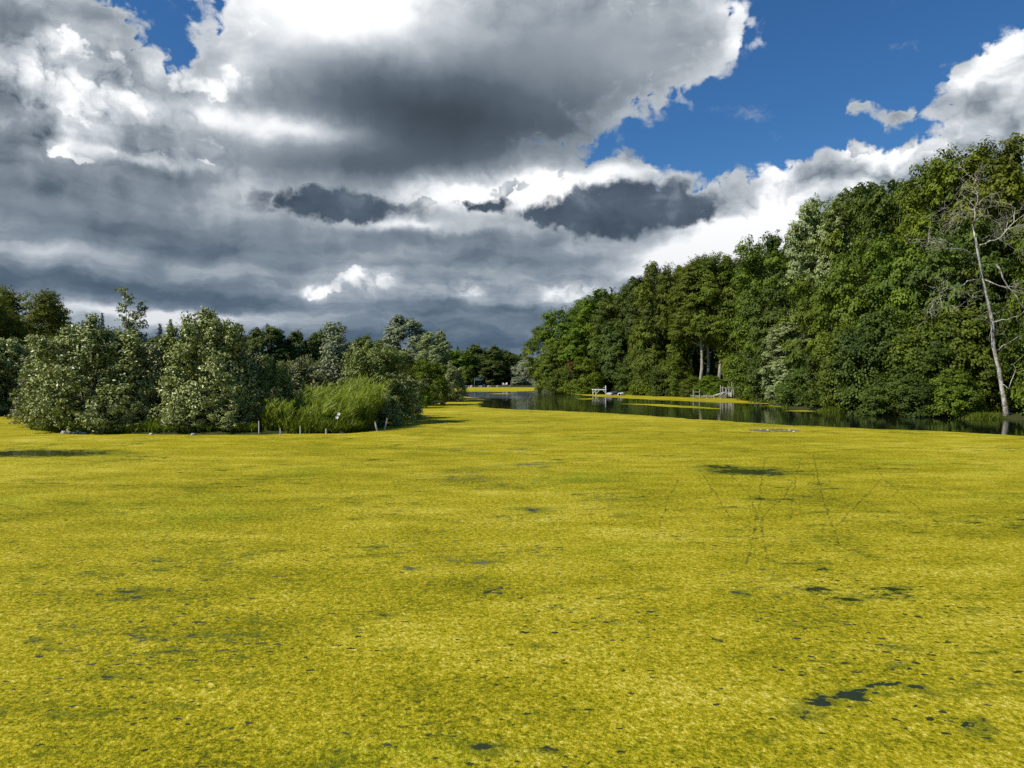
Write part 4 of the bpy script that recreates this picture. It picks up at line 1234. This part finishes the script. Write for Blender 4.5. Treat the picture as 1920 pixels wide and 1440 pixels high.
# ---------------------------------------------------------------- dead birch
def build_dead_tree():
    D = 56.5
    r = random.Random(4)
    zx = lambda x, y: (1450 + x * 470 / 1128, 250 + y * 470 / 1128)
    bx = (1885 - 960) / F * D; bz = ground_z(bx, D)
    root = empty('dead_birch', (bx, D, bz))
    tag(root, 'dead leafless birch with bleached leaning trunk on the right bank', 'dead tree')
    def W(x, y, dy=0.0):
        a, b = zx(x, y)
        d = D + dy
        return Vector(((a - 960) / F * d - bx, dy, hgt(b, d) - bz))
    mb = MB()
    tr = [W(1050, 1262), W(1045, 1230), W(1030, 1150, -.1), W(1015, 1060, -.2), W(990, 960, -.3), W(985, 850, -.3), W(960, 740, -.4), W(935, 640, -.4), W(915, 520, -.5), W(895, 410, -.6)]
    tr[0].z = -0.4
    mb.tube(tr, [0.25, 0.19, 0.16, 0.145, 0.14, 0.13, 0.115, 0.10, 0.085, 0.065], 10)
    mb.build('trunk', M['bark_dead'], root, smooth=True)
    mains = [
        ([(915, 560, -.4), (860, 525, -1.2), (790, 520, -1.8), (700, 515, -2.2), (640, 475, -2.4)], 0.085, 4),
        ([(920, 505, -.4), (970, 485, -.8), (1020, 470, -1.0), (1080, 400, -1.2), (1085, 340, -1.0), (1060, 305, -.8)], 0.085, 3),
        ([(895, 410, -.6), (905, 360, -.8), (915, 310, -.6), (918, 240, -.4), (905, 195, -.2)], 0.09, 4),
        ([(935, 655, -.4), (870, 665, -1.2), (840, 690, -1.5), (780, 700, -1.9), (738, 745, -2.1)], 0.06, 3),
        ([(950, 660, -.4), (1010, 685, -.8), (1060, 700, -1), (1128, 725, -1.1), (1190, 720, -1.1)], 0.07, 3),
        ([(985, 845, -.3), (950, 840, -.9), (913, 837, -1.3)], 0.045, 1),
        ([(985, 852, -.3), (1030, 838, -.8), (1075, 828, -1.2), (1128, 800, -1.4), (1180, 770, -1.5)], 0.06, 2),
        ([(992, 975, -.3), (1030, 955, -.6), (1070, 935, -1), (1128, 908, -1.4), (1190, 880, -1.6)], 0.055, 2),
        ([(900, 415, -.6), (870, 380, -1.0), (845, 355, -1.3), (800, 345, -1.5)], 0.05, 4),
        ([(900, 400, -.6), (940, 370, -.2), (985, 375, .2), (1010, 410, .3)], 0.045, 4),
        ([(925, 480, -.4), (970, 460, .4), (1050, 470, .8), (1110, 460, 1.0)], 0.045, 3),
        ([(1000, 590, -1.8), (1030, 650, -1.8), (1090, 730, -1.8), (1128, 790, -1.8), (1180, 860, -1.7)], 0.085, 1),
        ([(985, 870, -.3), (975, 900, -.5), (978, 950, -.6)], 0.03, 0),
        ([(1030, 1130, -.2), (1060, 1150, -.7), (1085, 1080, -1), (1080, 1040, -1.1), (1128, 995, -1.2)], 0.05, 1),
        ([(945, 700, -.4), (900, 720, -1.0), (870, 760, -1.3)], 0.03, 2),
    ]
    def branch(mb2, pts, r0, depth):
        n = len(pts)
        rad = [max(0.006, r0 * (1 - 0.88 * i / (n - 1))) for i in range(n)]
        mb2.tube(pts, rad, 6 if depth == 0 else 5)
    def twigs(mb2, pts, r0, k, depth):
        n = len(pts)
        for _ in range(k):
            f = r.uniform(0.25, 0.98) * (n - 1); a = min(n - 2, int(f)); t = f - a
            p = pts[a].lerp(pts[a + 1], t); dr = (pts[a + 1] - pts[a]).normalized()
            side = Vector((r.gauss(0, 1), r.gauss(0, .7), r.gauss(0.05, .8)))
            dr = (dr * 1.0 + side.normalized() * 0.85).normalized()
            L = (1.9 if depth == 1 else 0.85) * r.uniform(.5, 1.2)
            q = [p]
            cur = dr.copy()
            for s_ in range(4):
                cur = (cur + Vector((r.gauss(0, .22), r.gauss(0, .22), r.gauss(-0.02, .22)))).normalized()
                q.append(q[-1] + cur * L / 4)
            branch(mb2, q, r0 * 0.42, depth)
            if depth < 3: twigs(mb2, q, r0 * 0.42, 4 if depth == 1 else 2, depth + 1)
    for pts, r0, k in mains:
        q = [W(*p) for p in pts]
        # subdivide with a little waviness
        fine = []
        for a, b in zip(q, q[1:]):
            fine.append(a); fine.append(a.lerp(b, .5) + Vector((r.gauss(0, .07), r.gauss(0, .07), r.gauss(0, .07))))
        fine.append(q[-1])
        m2 = MB(); branch(m2, fine, r0 * 0.78, 0)
        bo = m2.build('branch', M['bark_dead'], root, smooth=True)
        if k:
            m3 = MB(); twigs(m3, fine, r0 * 0.78, int(k * 1.8), 1)
            m3.build('twig_spray', M['bark_dead'], bo, smooth=True)


# ---------------------------------------------------------------- small things
def build_small():
    r = random.Random(12)
    # bleached stakes standing in the duckweed in front of the island
    S = [((485.5, 815), (485, 790), 0.035, 'tall thin bleached stake at the foot of the tall willow bush'), ((525.5, 817), (525.2, 803), 0.03, 'short bleached stake, second from the left in front of the reeds'),
         ((563, 815), (562.5, 799), 0.035, 'upright bleached stake in front of the middle of the reeds'), ((611.5, 814), (611, 804), 0.04, 'shortest bleached stake in front of the reeds'),
         ((707, 809), (703, 791), 0.05, 'thick white stake leaning left at the right end of the reeds'), ((716.5, 797), (718, 783), 0.035, 'small grey stake behind the leaning pair at the island corner'),
         ((721, 806), (726, 785), 0.045, 'white stake leaning right at the island corner')]
    for (bx, by), (tx, ty), rad, lab in S:
        b = at(bx, by); t = atd(tx, b.y, hgt(ty, b.y))
        root = empty('stake', b); tag(root, lab, 'stake', 'bleached stakes along the island shore')
        mb = MB(); v = t - b
        mb.tube([v * -0.4, v * 0.3, v * 0.72 + Vector((.006, 0, 0)), v], [rad, rad, rad * .95, rad * .9], 8)
        mb.build('pole', M['stake'], root)
        m2 = MB(); m2.tube([v, v * 1.03], [rad * 0.97, rad * 0.55], 8); m2.build('cut_top', M['wood_grey'], root)
    b = at(319, 814.5); t = atd(303, b.y + 0.4, hgt(789, b.y))
    root = empty('fallen_branch', b); tag(root, 'pale leaning stick propped against the tall willow bush', 'stick')
    mb = MB(); v = t - b; mb.tube([v * -0.1, v * 0.5 + Vector((.02, 0, .03)), v], [0.04, 0.035, 0.02], 7); mb.build('stem', M['stake'], root, True)
    mb = MB(); mb.tube([v * 0.6, v * 0.72 + Vector((-.16, -.05, .02))], [0.018, 0.008], 5); mb.build('twig', M['stake'], root, True)
    # grey dead limb between weeds
    b = atd(489, 41.6, 0.35); t = atd(506, 41.9, hgt(752, 41.9))
    root = empty('dead_limb', b); tag(root, 'grey crooked dead limb standing in the weeds left of the reeds', 'dead branch')
    v = t - b
    mb = MB(); mb.tube([v * -0.2, v * 0.35 + Vector((-.05, 0, 0)), v * 0.7 + Vector((.06, 0, 0)), v], [0.05, 0.05, 0.04, 0.015], 7); mb.build('stem', M['wood_grey'], root, True)
    for f in (.3, .5, .65, .8):
        m2 = MB(); p = v * f; q = p + Vector((r.uniform(-.35, .35), r.uniform(-.2, .1), r.uniform(.15, .4))); m2.tube([p, (p + q) / 2 + Vector((0, 0, -.04)), q], [.022, .016, .006], 5); m2.build('twig', M['wood_grey'], root, True)
    # two white blossoms in the reeds
    for (px, py, lab) in ((635, 776, 'upper white blossom among the reeds'), (632, 782.5, 'lower white blossom among the reeds')):
        c = atd(px, 40.9, hgt(py, 40.9)); root = empty('flower', c); tag(root, lab, 'flower', 'white blossoms in the reeds')
        for k in range(5):
            a = k * 1.2566; m2 = MB()
            u = Vector((math.cos(a), -0.25, math.sin(a))); w = Vector((-math.sin(a), 0, math.cos(a)))
            P = [Vector((0, 0, 0)), u * .05 + w * .035, u * .095 + w * .02, u * .1 - w * .02, u * .05 - w * .035]
            V = [tuple(p) for p in P] + [tuple(p + Vector((0, .008, 0))) for p in P]
            me = bpy.data.meshes.new('petal'); me.from_pydata(V, [], [(0, 1, 2, 3, 4), (9, 8, 7, 6, 5)] + [(i, (i + 1) % 5, (i + 1) % 5 + 5, i + 5) for i in range(5)])
            me.materials.append(M['petal']); obj('petal', me, root)
        mb = MB(); mb.tube([(0, 0.03, 0), (0, 0.08, -.35), (.02, .12, -1.0)], [.008, .008, .008], 5); mb.build('stalk', M['reed'], root)

    def rock(loc, s, lab, grp, name='stone', mat='stone', cat='stone', flat=0.6):
        q = np.random.default_rng(int(abs(loc[0]) * 100 + abs(loc[1]) * 10))
        V = []; Q = []; nu, nv = 12, 8
        for j in range(nv + 1):
            for i in range(nu):
                th = 2 * math.pi * i / nu; ph = math.pi * j / nv
                d = np.array([math.sin(ph) * math.cos(th), math.sin(ph) * math.sin(th), math.cos(ph)])
                k = 1 + 0.18 * math.sin(3 * d[0] + q.random() * .4 + loc[0]) * math.cos(2.5 * d[1] + loc[1]) + 0.1 * math.sin(5 * d[2] + 4 * d[0])
                V.append(d * k * s * np.array([1, .8, flat]))
        for j in range(nv):
            for i in range(nu):
                Q.append((j * nu + i, j * nu + (i + 1) % nu, (j + 1) * nu + (i + 1) % nu, (j + 1) * nu + i))
        o = obj(name, mesh_np(name, V, np.array(Q), M[mat], smooth=True), loc=loc); tag(o, lab, cat, grp)
    for i, (px, py, s) in enumerate(((112, 811, .16), (122, 813, .22), (131, 813, .17), (141, 813.5, .13), (150, 812.5, .24), (157, 814, .14), (283, 816, .12), (362, 816.5, .13), (640, 813, .12))):
        lab = ('leftmost small stone of the row under the left willow bush', 'wide pale stone second in the row under the left willow bush', 'rounded stone in the middle of the row under the left willow bush',
               'small flat stone right of the middle of the row', 'largest stone of the row under the left willow bush', 'small stone at the right end of the row', 'small stone at the foot of the gap between the willow bushes',
               'small stone under the tall willow bush', 'small stone at the foot of the reeds')[i]
        c = at(px, py); c.z = 0.05; rock(tuple(c), s, lab, 'stones along the island shore')
    # floating debris ring right of centre
    q = np.random.default_rng(77)
    mb = MB(); c0 = at(1455, 808)
    for i in range(420):
        a = q.uniform(0, 6.28); rr = (0.55 + 0.45 * q.random()) if q.random() < .8 else q.random()
        x = c0.x + math.cos(a) * rr * 1.45; y = c0.y + math.sin(a) * rr * 1.1
        L = q.uniform(.06, .24); b = q.uniform(0, 3.14)
        mb.tube([(x, y, .015), (x + math.cos(b) * L, y + math.sin(b) * L, .015 + q.uniform(0, .06))], [.012, .006], 4)
    o = mb.build('floating_debris', M['wood_brown']); tag(o, 'dark ring of floating twigs on the duckweed near the right bank', 'debris', kind='stuff')
    for px, py, s, lab in ((1426, 807, .06, 'left pale lump on the floating debris ring'), (1440, 808.3, .08, 'second pale lump on the floating debris ring'), (1480.5, 808.5, .07, 'third pale lump on the floating debris ring'), (1489, 811, .08, 'right pale lump on the floating debris ring')):
        c = at(px, py); c.z = 0.05; rock(tuple(c), s, lab, 'pale lumps on the debris ring', 'wood_lump', 'stake', 'driftwood')

    # ---- landing with stairs on the right bank
    D = 113.0
    P = lambda px, py, dy=0: Vector(((px - 960) / F * (D + dy), dy, hgt(py, D + dy)))
    bx = (1335 - 960) / F * D
    root = empty('landing', (bx, D, 0)); tag(root, 'grey wooden landing with low dock, ramp and railed platform', 'dock')
    O = Vector((bx, 0, 0)); W = lambda px, py, dy=0: P(px, py, dy) - O
    mb = MB(); a = W(1299, 742.2); b = W(1340, 742.2)
    for i in range(9):
        y = -0.1 + i * 0.17; mb.box(((a.x + b.x) / 2, y, a.z), (b.x - a.x, 0.15, 0.07))
    mb.box(((a.x + b.x) / 2, -0.21, a.z - 0.08), (b.x - a.x, 0.05, 0.18)); mb.box(((a.x + b.x) / 2, 1.36, a.z - 0.08), (b.x - a.x, 0.05, 0.18))
    mb.build('low_deck', M['wood_grey'], root)
    for px, top, dy in ((1300, 730.2, -.27), (1311.8, 730, -.27), (1325, 740, -.27), (1338.8, 740.6, -.27), (1300, 731, 1.42), (1325, 740, 1.42), (1339, 741, 1.42)):
        t = W(px, top, dy); m2 = MB(); m2.box((t.x, t.y, (t.z - 0.9) / 2), (.11, .11, t.z + 0.9)); m2.build('post', M['wood_grey'], root, bevel=.01)
    m2 = MB(); m2.beam(W(1300, 735, -.34), W(1312, 735, -.34), .04, .10); m2.build('rail', M['wood_grey'], root)
    mb = MB(); mb.beam(W(1340, 741.5, .6), W(1361, 735, .9), 1.1, .08); mb.build('ramp', M['wood_grey'], root)
    mb = MB(); a = W(1360, 735.2); b = W(1376, 735.2)
    for i in range(10): mb.box(((a.x + b.x) / 2, 0.1 + i * .17, a.z), (b.x - a.x, .15, .06))
    mb.box(((a.x + b.x) / 2, 0.0, a.z - .1), (b.x - a.x, .05, .2)); mb.build('platform', M['wood_grey'], root)
    for px, top, dy in ((1351, 722, .0), (1355, 724, 1.0), (1362, 727, -.05), (1366.5, 725, -.05), (1372.2, 712.5, -.05), (1375.5, 727, -.05), (1361, 726, 1.75), (1375, 726, 1.75)):
        t = W(px, top, dy); m2 = MB(); m2.box((t.x, t.y, (t.z - .8) / 2), (.12, .10, t.z + .8)); m2.build('post', M['wood_grey'], root, bevel=.01)
    for p, q_ in (((1351, 727, -.12), (1376, 727, -.12)), ((1359, 712.8, -.12), (1373, 712.8, -.12)), ((1360, 729.5, 1.82), (1376, 729.5, 1.82))):
        m2 = MB(); m2.beam(W(*p), W(*q_), .05, .11); m2.build('rail', M['wood_grey'], root)
    st = MB()
    p0 = W(1361, 737, -.3); p1 = W(1352.5, 746, -1.3)
    for k in (-.35, .35): st.beam(p0 + Vector((k, 0, 0)), p1 + Vector((k, 0, 0)), .06, .2)
    for i in range(5):
        c = p0.lerp(p1, (i + .5) / 5); st.box((c.x, c.y, c.z + .04), (.64, .24, .04))
    st.build('stairs', M['wood_grey'], root)
    m2 = MB(); c = W(1369, 740.5, -.12); m2.box((c.x, c.y, c.z), (.42, .3, .62)); m2.build('float_box', M['white_paint'], root, bevel=.03)
    # canopy swing behind the landing
    c0 = P(1390, 726, 6); root = empty('garden_swing', (c0.x, D + 6, ground_z(c0.x, D + 6))); tag(root, 'pale garden seat with small roof half hidden behind the landing', 'seat')
    mb = MB(); mb.box((0, 0, 1.95), (1.6, .9, .06)); mb.box((0, -.46, 1.88), (1.6, .03, .14)); mb.build('roof', M['white_paint'], root)
    mb = MB(); mb.box((0, 0, .5), (1.2, .5, .06)); mb.build('seat', M['wood_grey'], root)
    mb = MB(); mb.box((0, .28, .85), (1.2, .05, .5)); mb.build('backrest', M['wood_grey'], root)
    for x in (-.7, .7):
        for y in (-.35, .35):
            m2 = MB(); m2.box((x, y, .95), (.08, .08, 1.95)); m2.build('post', M['wood_grey'], root)
    for x in (-.55, .55):
        m2 = MB(); m2.box((x, 0, .25), (.06, .45, .46)); m2.build('leg', M['wood_grey'], root)

    # ---- small fishing platform
    D2 = 141.0; bx = (1124 - 960) / F * D2
    root = empty('fishing_platform', (bx, D2, 0)); tag(root, 'small white fishing platform on braced legs with a bench back at its right', 'platform')
    W = lambda px, py, dy=0: Vector(((px - 960) / F * (D2 + dy) - bx, dy, hgt(py, D2 + dy)))
    mb = MB(); a = W(1110.5, 730); b = W(1136.5, 730)
    for i in range(8): mb.box(((a.x + b.x) / 2, i * .17, a.z), (b.x - a.x, .15, .07))
    mb.box(((a.x + b.x) / 2, -.12, a.z - .06), (b.x - a.x, .05, .16)); mb.build('deck', M['white_paint'], root)
    for px in (1111.5, 1117, 1135.8):
        for dy in (-.2, 1.3):
            t = W(px, 730.6, dy); m2 = MB(); m2.box((t.x, t.y, (t.z - .8) / 2), (.11, .11, t.z + .8)); m2.build('leg', M['white_paint'], root)
    for p, q_ in (((1112, 737), (1118, 731)), ((1124, 731), (1118, 738)), ((1130, 731), (1136, 737))):
        m2 = MB(); m2.beam(W(*p, -.28), W(*q_, -.28), .05, .09); m2.build('brace', M['white_paint'], root)
    m2 = MB(); t = W(1132, 726.5); e = W(1136.5, 726.5); m2.box(((t.x + e.x) / 2, .3, t.z), (e.x - t.x, .5, .06)); m2.build('seat', M['white_paint'], root)
    m2 = MB(); t = W(1136, 723); m2.box((t.x, .3, (t.z + W(1136, 730).z) / 2), (.08, .6, t.z - W(1136, 730).z)); m2.build('backrest', M['white_paint'], root)

    # ---- beached rowboats (upturned hulls)
    def hull(px, py, d, L, Wd, hh, rz, mat, lab):
        c = Vector(((px - 960) / F * d, d, max(ground_z((px - 960) / F * d, d), 0.0) + 0.02))
        root = empty('rowboat', c, rz); tag(root, lab, 'boat', 'boats drawn up on the right bank')
        V = []; nu = 17; nv = 9
        for i in range(nu):
            u = i / (nu - 1); w = Wd / 2 * (math.sin(math.pi * min(1, u * .93 + .07)) ** .6); h = hh * (0.75 + .25 * math.sin(math.pi * u)); 
            for j in range(nv):
                a = math.pi * j / (nv - 1)
                V.append(((u - .5) * L, -w * math.cos(a), h * math.sin(a) ** .7))
        Q = [(i * nv + j, (i + 1) * nv + j, (i + 1) * nv + j + 1, i * nv + j + 1) for i in range(nu - 1) for j in range(nv - 1)]
        o = obj('hull', mesh_np('hull', V, np.array(Q), M[mat], smooth=True), root)
        sd = o.modifiers.new('shell', 'SOLIDIFY'); sd.thickness = .03
        mb = MB(); mb.tube([((i / 8 - .5) * L * .92, 0, hh * (0.78 + .25 * math.sin(math.pi * i / 8)) + .02) for i in range(9)], [.03] * 9, 6); mb.build('keel', M['wood_grey'], root, True)
        for s_ in (-1, 1):
            m2 = MB(); m2.tube([((i / 10 - .5) * L, s_ * (Wd / 2 * (math.sin(math.pi * min(1, i / 10 * .93 + .07)) ** .6) + .01), .03) for i in range(11)], [.03] * 11, 6); m2.build('gunwale', M['wood_brown'], root, True)
    hull(1165, 739, 135.5, 3.4, 1.2, .50, math.radians(70), 'white_paint', 'white upturned rowboat on the right bank')
    hull(1143, 738, 137.5, 3.2, 1.1, .40, math.radians(100), 'wood_grey', 'weathered grey upturned rowboat beside the fishing platform')
    hull(1153, 735, 138.5, 3.0, 1.0, .55, math.radians(40), 'dark_canvas', 'dark covered boat between the white and the grey rowboat')

    # ---- swimming raft
    D3 = 176.0; bx = (1024 - 960) / F * D3
    root = empty('swimming_raft', (bx, D3, 0)); tag(root, 'low white swimming raft with a ladder rail at its left end', 'raft')
    mb = MB(); mb.box((0, 0, .16), (4.3, 2.2, .26)); mb.build('pontoon', M['white_paint'], root, bevel=.05)
    mb = MB()
    for i in range(12): mb.box((0, -1.0 + i * .182, .335), (4.4, .16, .05))
    mb.build('deck', M['wood_grey'], root)
    for x in (-2.0, -1.55):
        m2 = MB(); m2.tube([(x, -.9, .3), (x, -.9, 1.0), (x, -.75, 1.15), (x, -.5, 1.1), (x, -.4, .3)], [.035] * 5, 6); m2.build('ladder_rail', M['white_paint'], root, True)
    m2 = MB(); m2.beam((-.9, .8, .36), (1.9, .8, .9), .04, .04); m2.beam((-.9, .8, .9), (1.9, .8, .9), .04, .04)
    for x in (-.9, .5, 1.9): m2.box((x, .8, .63), (.05, .05, .56))
    m2.build('railing', M['metal_grey'], root)

    # ---- far lawn: chairs, parasol, garden post, stones
    for px, lab, rz in ((944.0, 'left white lawn chair on the far shore', .25), (949.3, 'right white lawn chair on the far shore', -.2)):
        d = 290.0; x = (px - 960) / F * d; root = empty('lawn_chair', (x, d, max(ground_z(x, d), 0)), rz); tag(root, lab, 'chair', 'white chairs on the far lawn')
        m2 = MB(); m2.box((0, 0, .38), (.6, .6, .05)); m2.build('seat', M['white_paint'], root)
        m2 = MB()
        for i in range(5): m2.beam(((i - 2) * .125, .28, .38), ((i - 2) * .15, .55, 1.12 - abs(i - 2) * .06), .11, .03)
        m2.build('backrest', M['white_paint'], root)
        for s_ in (-1, 1):
            m2 = MB(); m2.box((s_ * .38, -.05, .62), (.13, .75, .035)); m2.build('armrest', M['white_paint'], root)
            m2 = MB(); m2.box((s_ * .33, -.32, .3), (.06, .09, .6)); m2.build('leg', M['white_paint'], root)
            m2 = MB(); m2.box((s_ * .33, .26, .3), (.06, .09, .6)); m2.build('leg', M['white_paint'], root)
    d = 288.5; x = (894 - 960) / F * d; root = empty('parasol', (x, d, ground_z(x, d))); tag(root, 'dark cantilever parasol on the far shore', 'parasol')
    m2 = MB(); m2.tube([(-.9, 0, -.2), (-.9, 0, 3.2), (-.6, 0, 3.8), (.5, 0, 3.9)], [.09, .08, .07, .05], 8); m2.build('pole', M['wood_grey'], root, True)
    V = [(.6, 0, 3.75)]; 
    for k in range(8):
        a = k * math.pi / 4; V.append((.6 + 1.6 * math.cos(a), 1.6 * math.sin(a), 3.05))
    V2 = V + [(p[0], p[1], p[2] - .04) for p in V]
    fc = [(0, k, k % 8 + 1) for k in range(1, 9)] + [(9, k % 8 + 10, k + 9) for k in range(1, 9)] + [(k, k + 9, k % 8 + 10, k % 8 + 1) for k in range(1, 9)]
    me = bpy.data.meshes.new('canopy'); me.from_pydata(V2, [], fc); me.materials.append(M['dark_canvas']); obj('canopy', me, root)
    d = 289.0; x = (907.5 - 960) / F * d; root = empty('garden_ornament', (x, d, ground_z(x, d))); tag(root, 'small white garden ornament on a plinth on the far shore', 'ornament')
    m2 = MB(); m2.box((0, 0, .3), (.5, .5, .7)); m2.build('plinth', M['white_paint'], root, bevel=.03)
    m2 = MB(); m2.tube([(0, 0, .62), (0, 0, .8), (0, 0, 1.1), (0, 0, 1.3), (0, 0, 1.42)], [.22, .12, .17, .26, .05], 12); m2.build('urn', M['white_paint'], root, True)
    for i, (px, d, s) in enumerate(((868, 286, .3), (873.5, 286.5, .5), (879, 286, .35), (884, 287, .6), (899, 287, .3), (903, 286.5, .4), (916, 287, .5), (919.5, 287, .3), (933, 287.5, .45), (957, 288, .3))):
        x = (px - 960) / F * d
        rock((x, d, max(ground_z(x, d), 0) + .1), s, 'pale boulder in the stone edging of the far lawn', 'boulders edging the far lawn', name='boulder', cat='boulder')
    # withered clump in the end tree of the right bank
    x = (1073 - 960) / F * 147; z0 = ground_z(x, 147)
    root = empty('withered_shrub', (x, 147, z0)); tag(root, 'rust red withered shrub in front of the end trees of the right bank', 'shrub')
    lb = [((0.2 * math.sin(i * 2.1) * 2, 0.3 * math.cos(i * 1.7), 5.6 - z0 + (i - 2) * .45 - 1.0), .75, (math.sin(i), -0.6, .3)) for i in range(6)]
    V, Q, T = make_crown(201, lb, sprays=60, leaves=30, lsize=0.2, spray_r=.4)
    mm = leaf_mat('withered_leaf', (0.10, 0.03, 0.012), (0.26, 0.085, 0.03), hue=0)
    obj('crown', mesh_np('withered', V, Q, mm, T), root)
    m2 = MB(); m2.tube([(0, 0, -.2), (.1, 0, 2.5), (0, 0, 5)], [.08, .06, .02], 6); m2.build('trunk', M['bark'], root, True)


build_ground()
build_water()
build_weed()
build_kinds()
build_plants()
build_reeds()
build_tussocks()
build_dead_tree()
build_small()
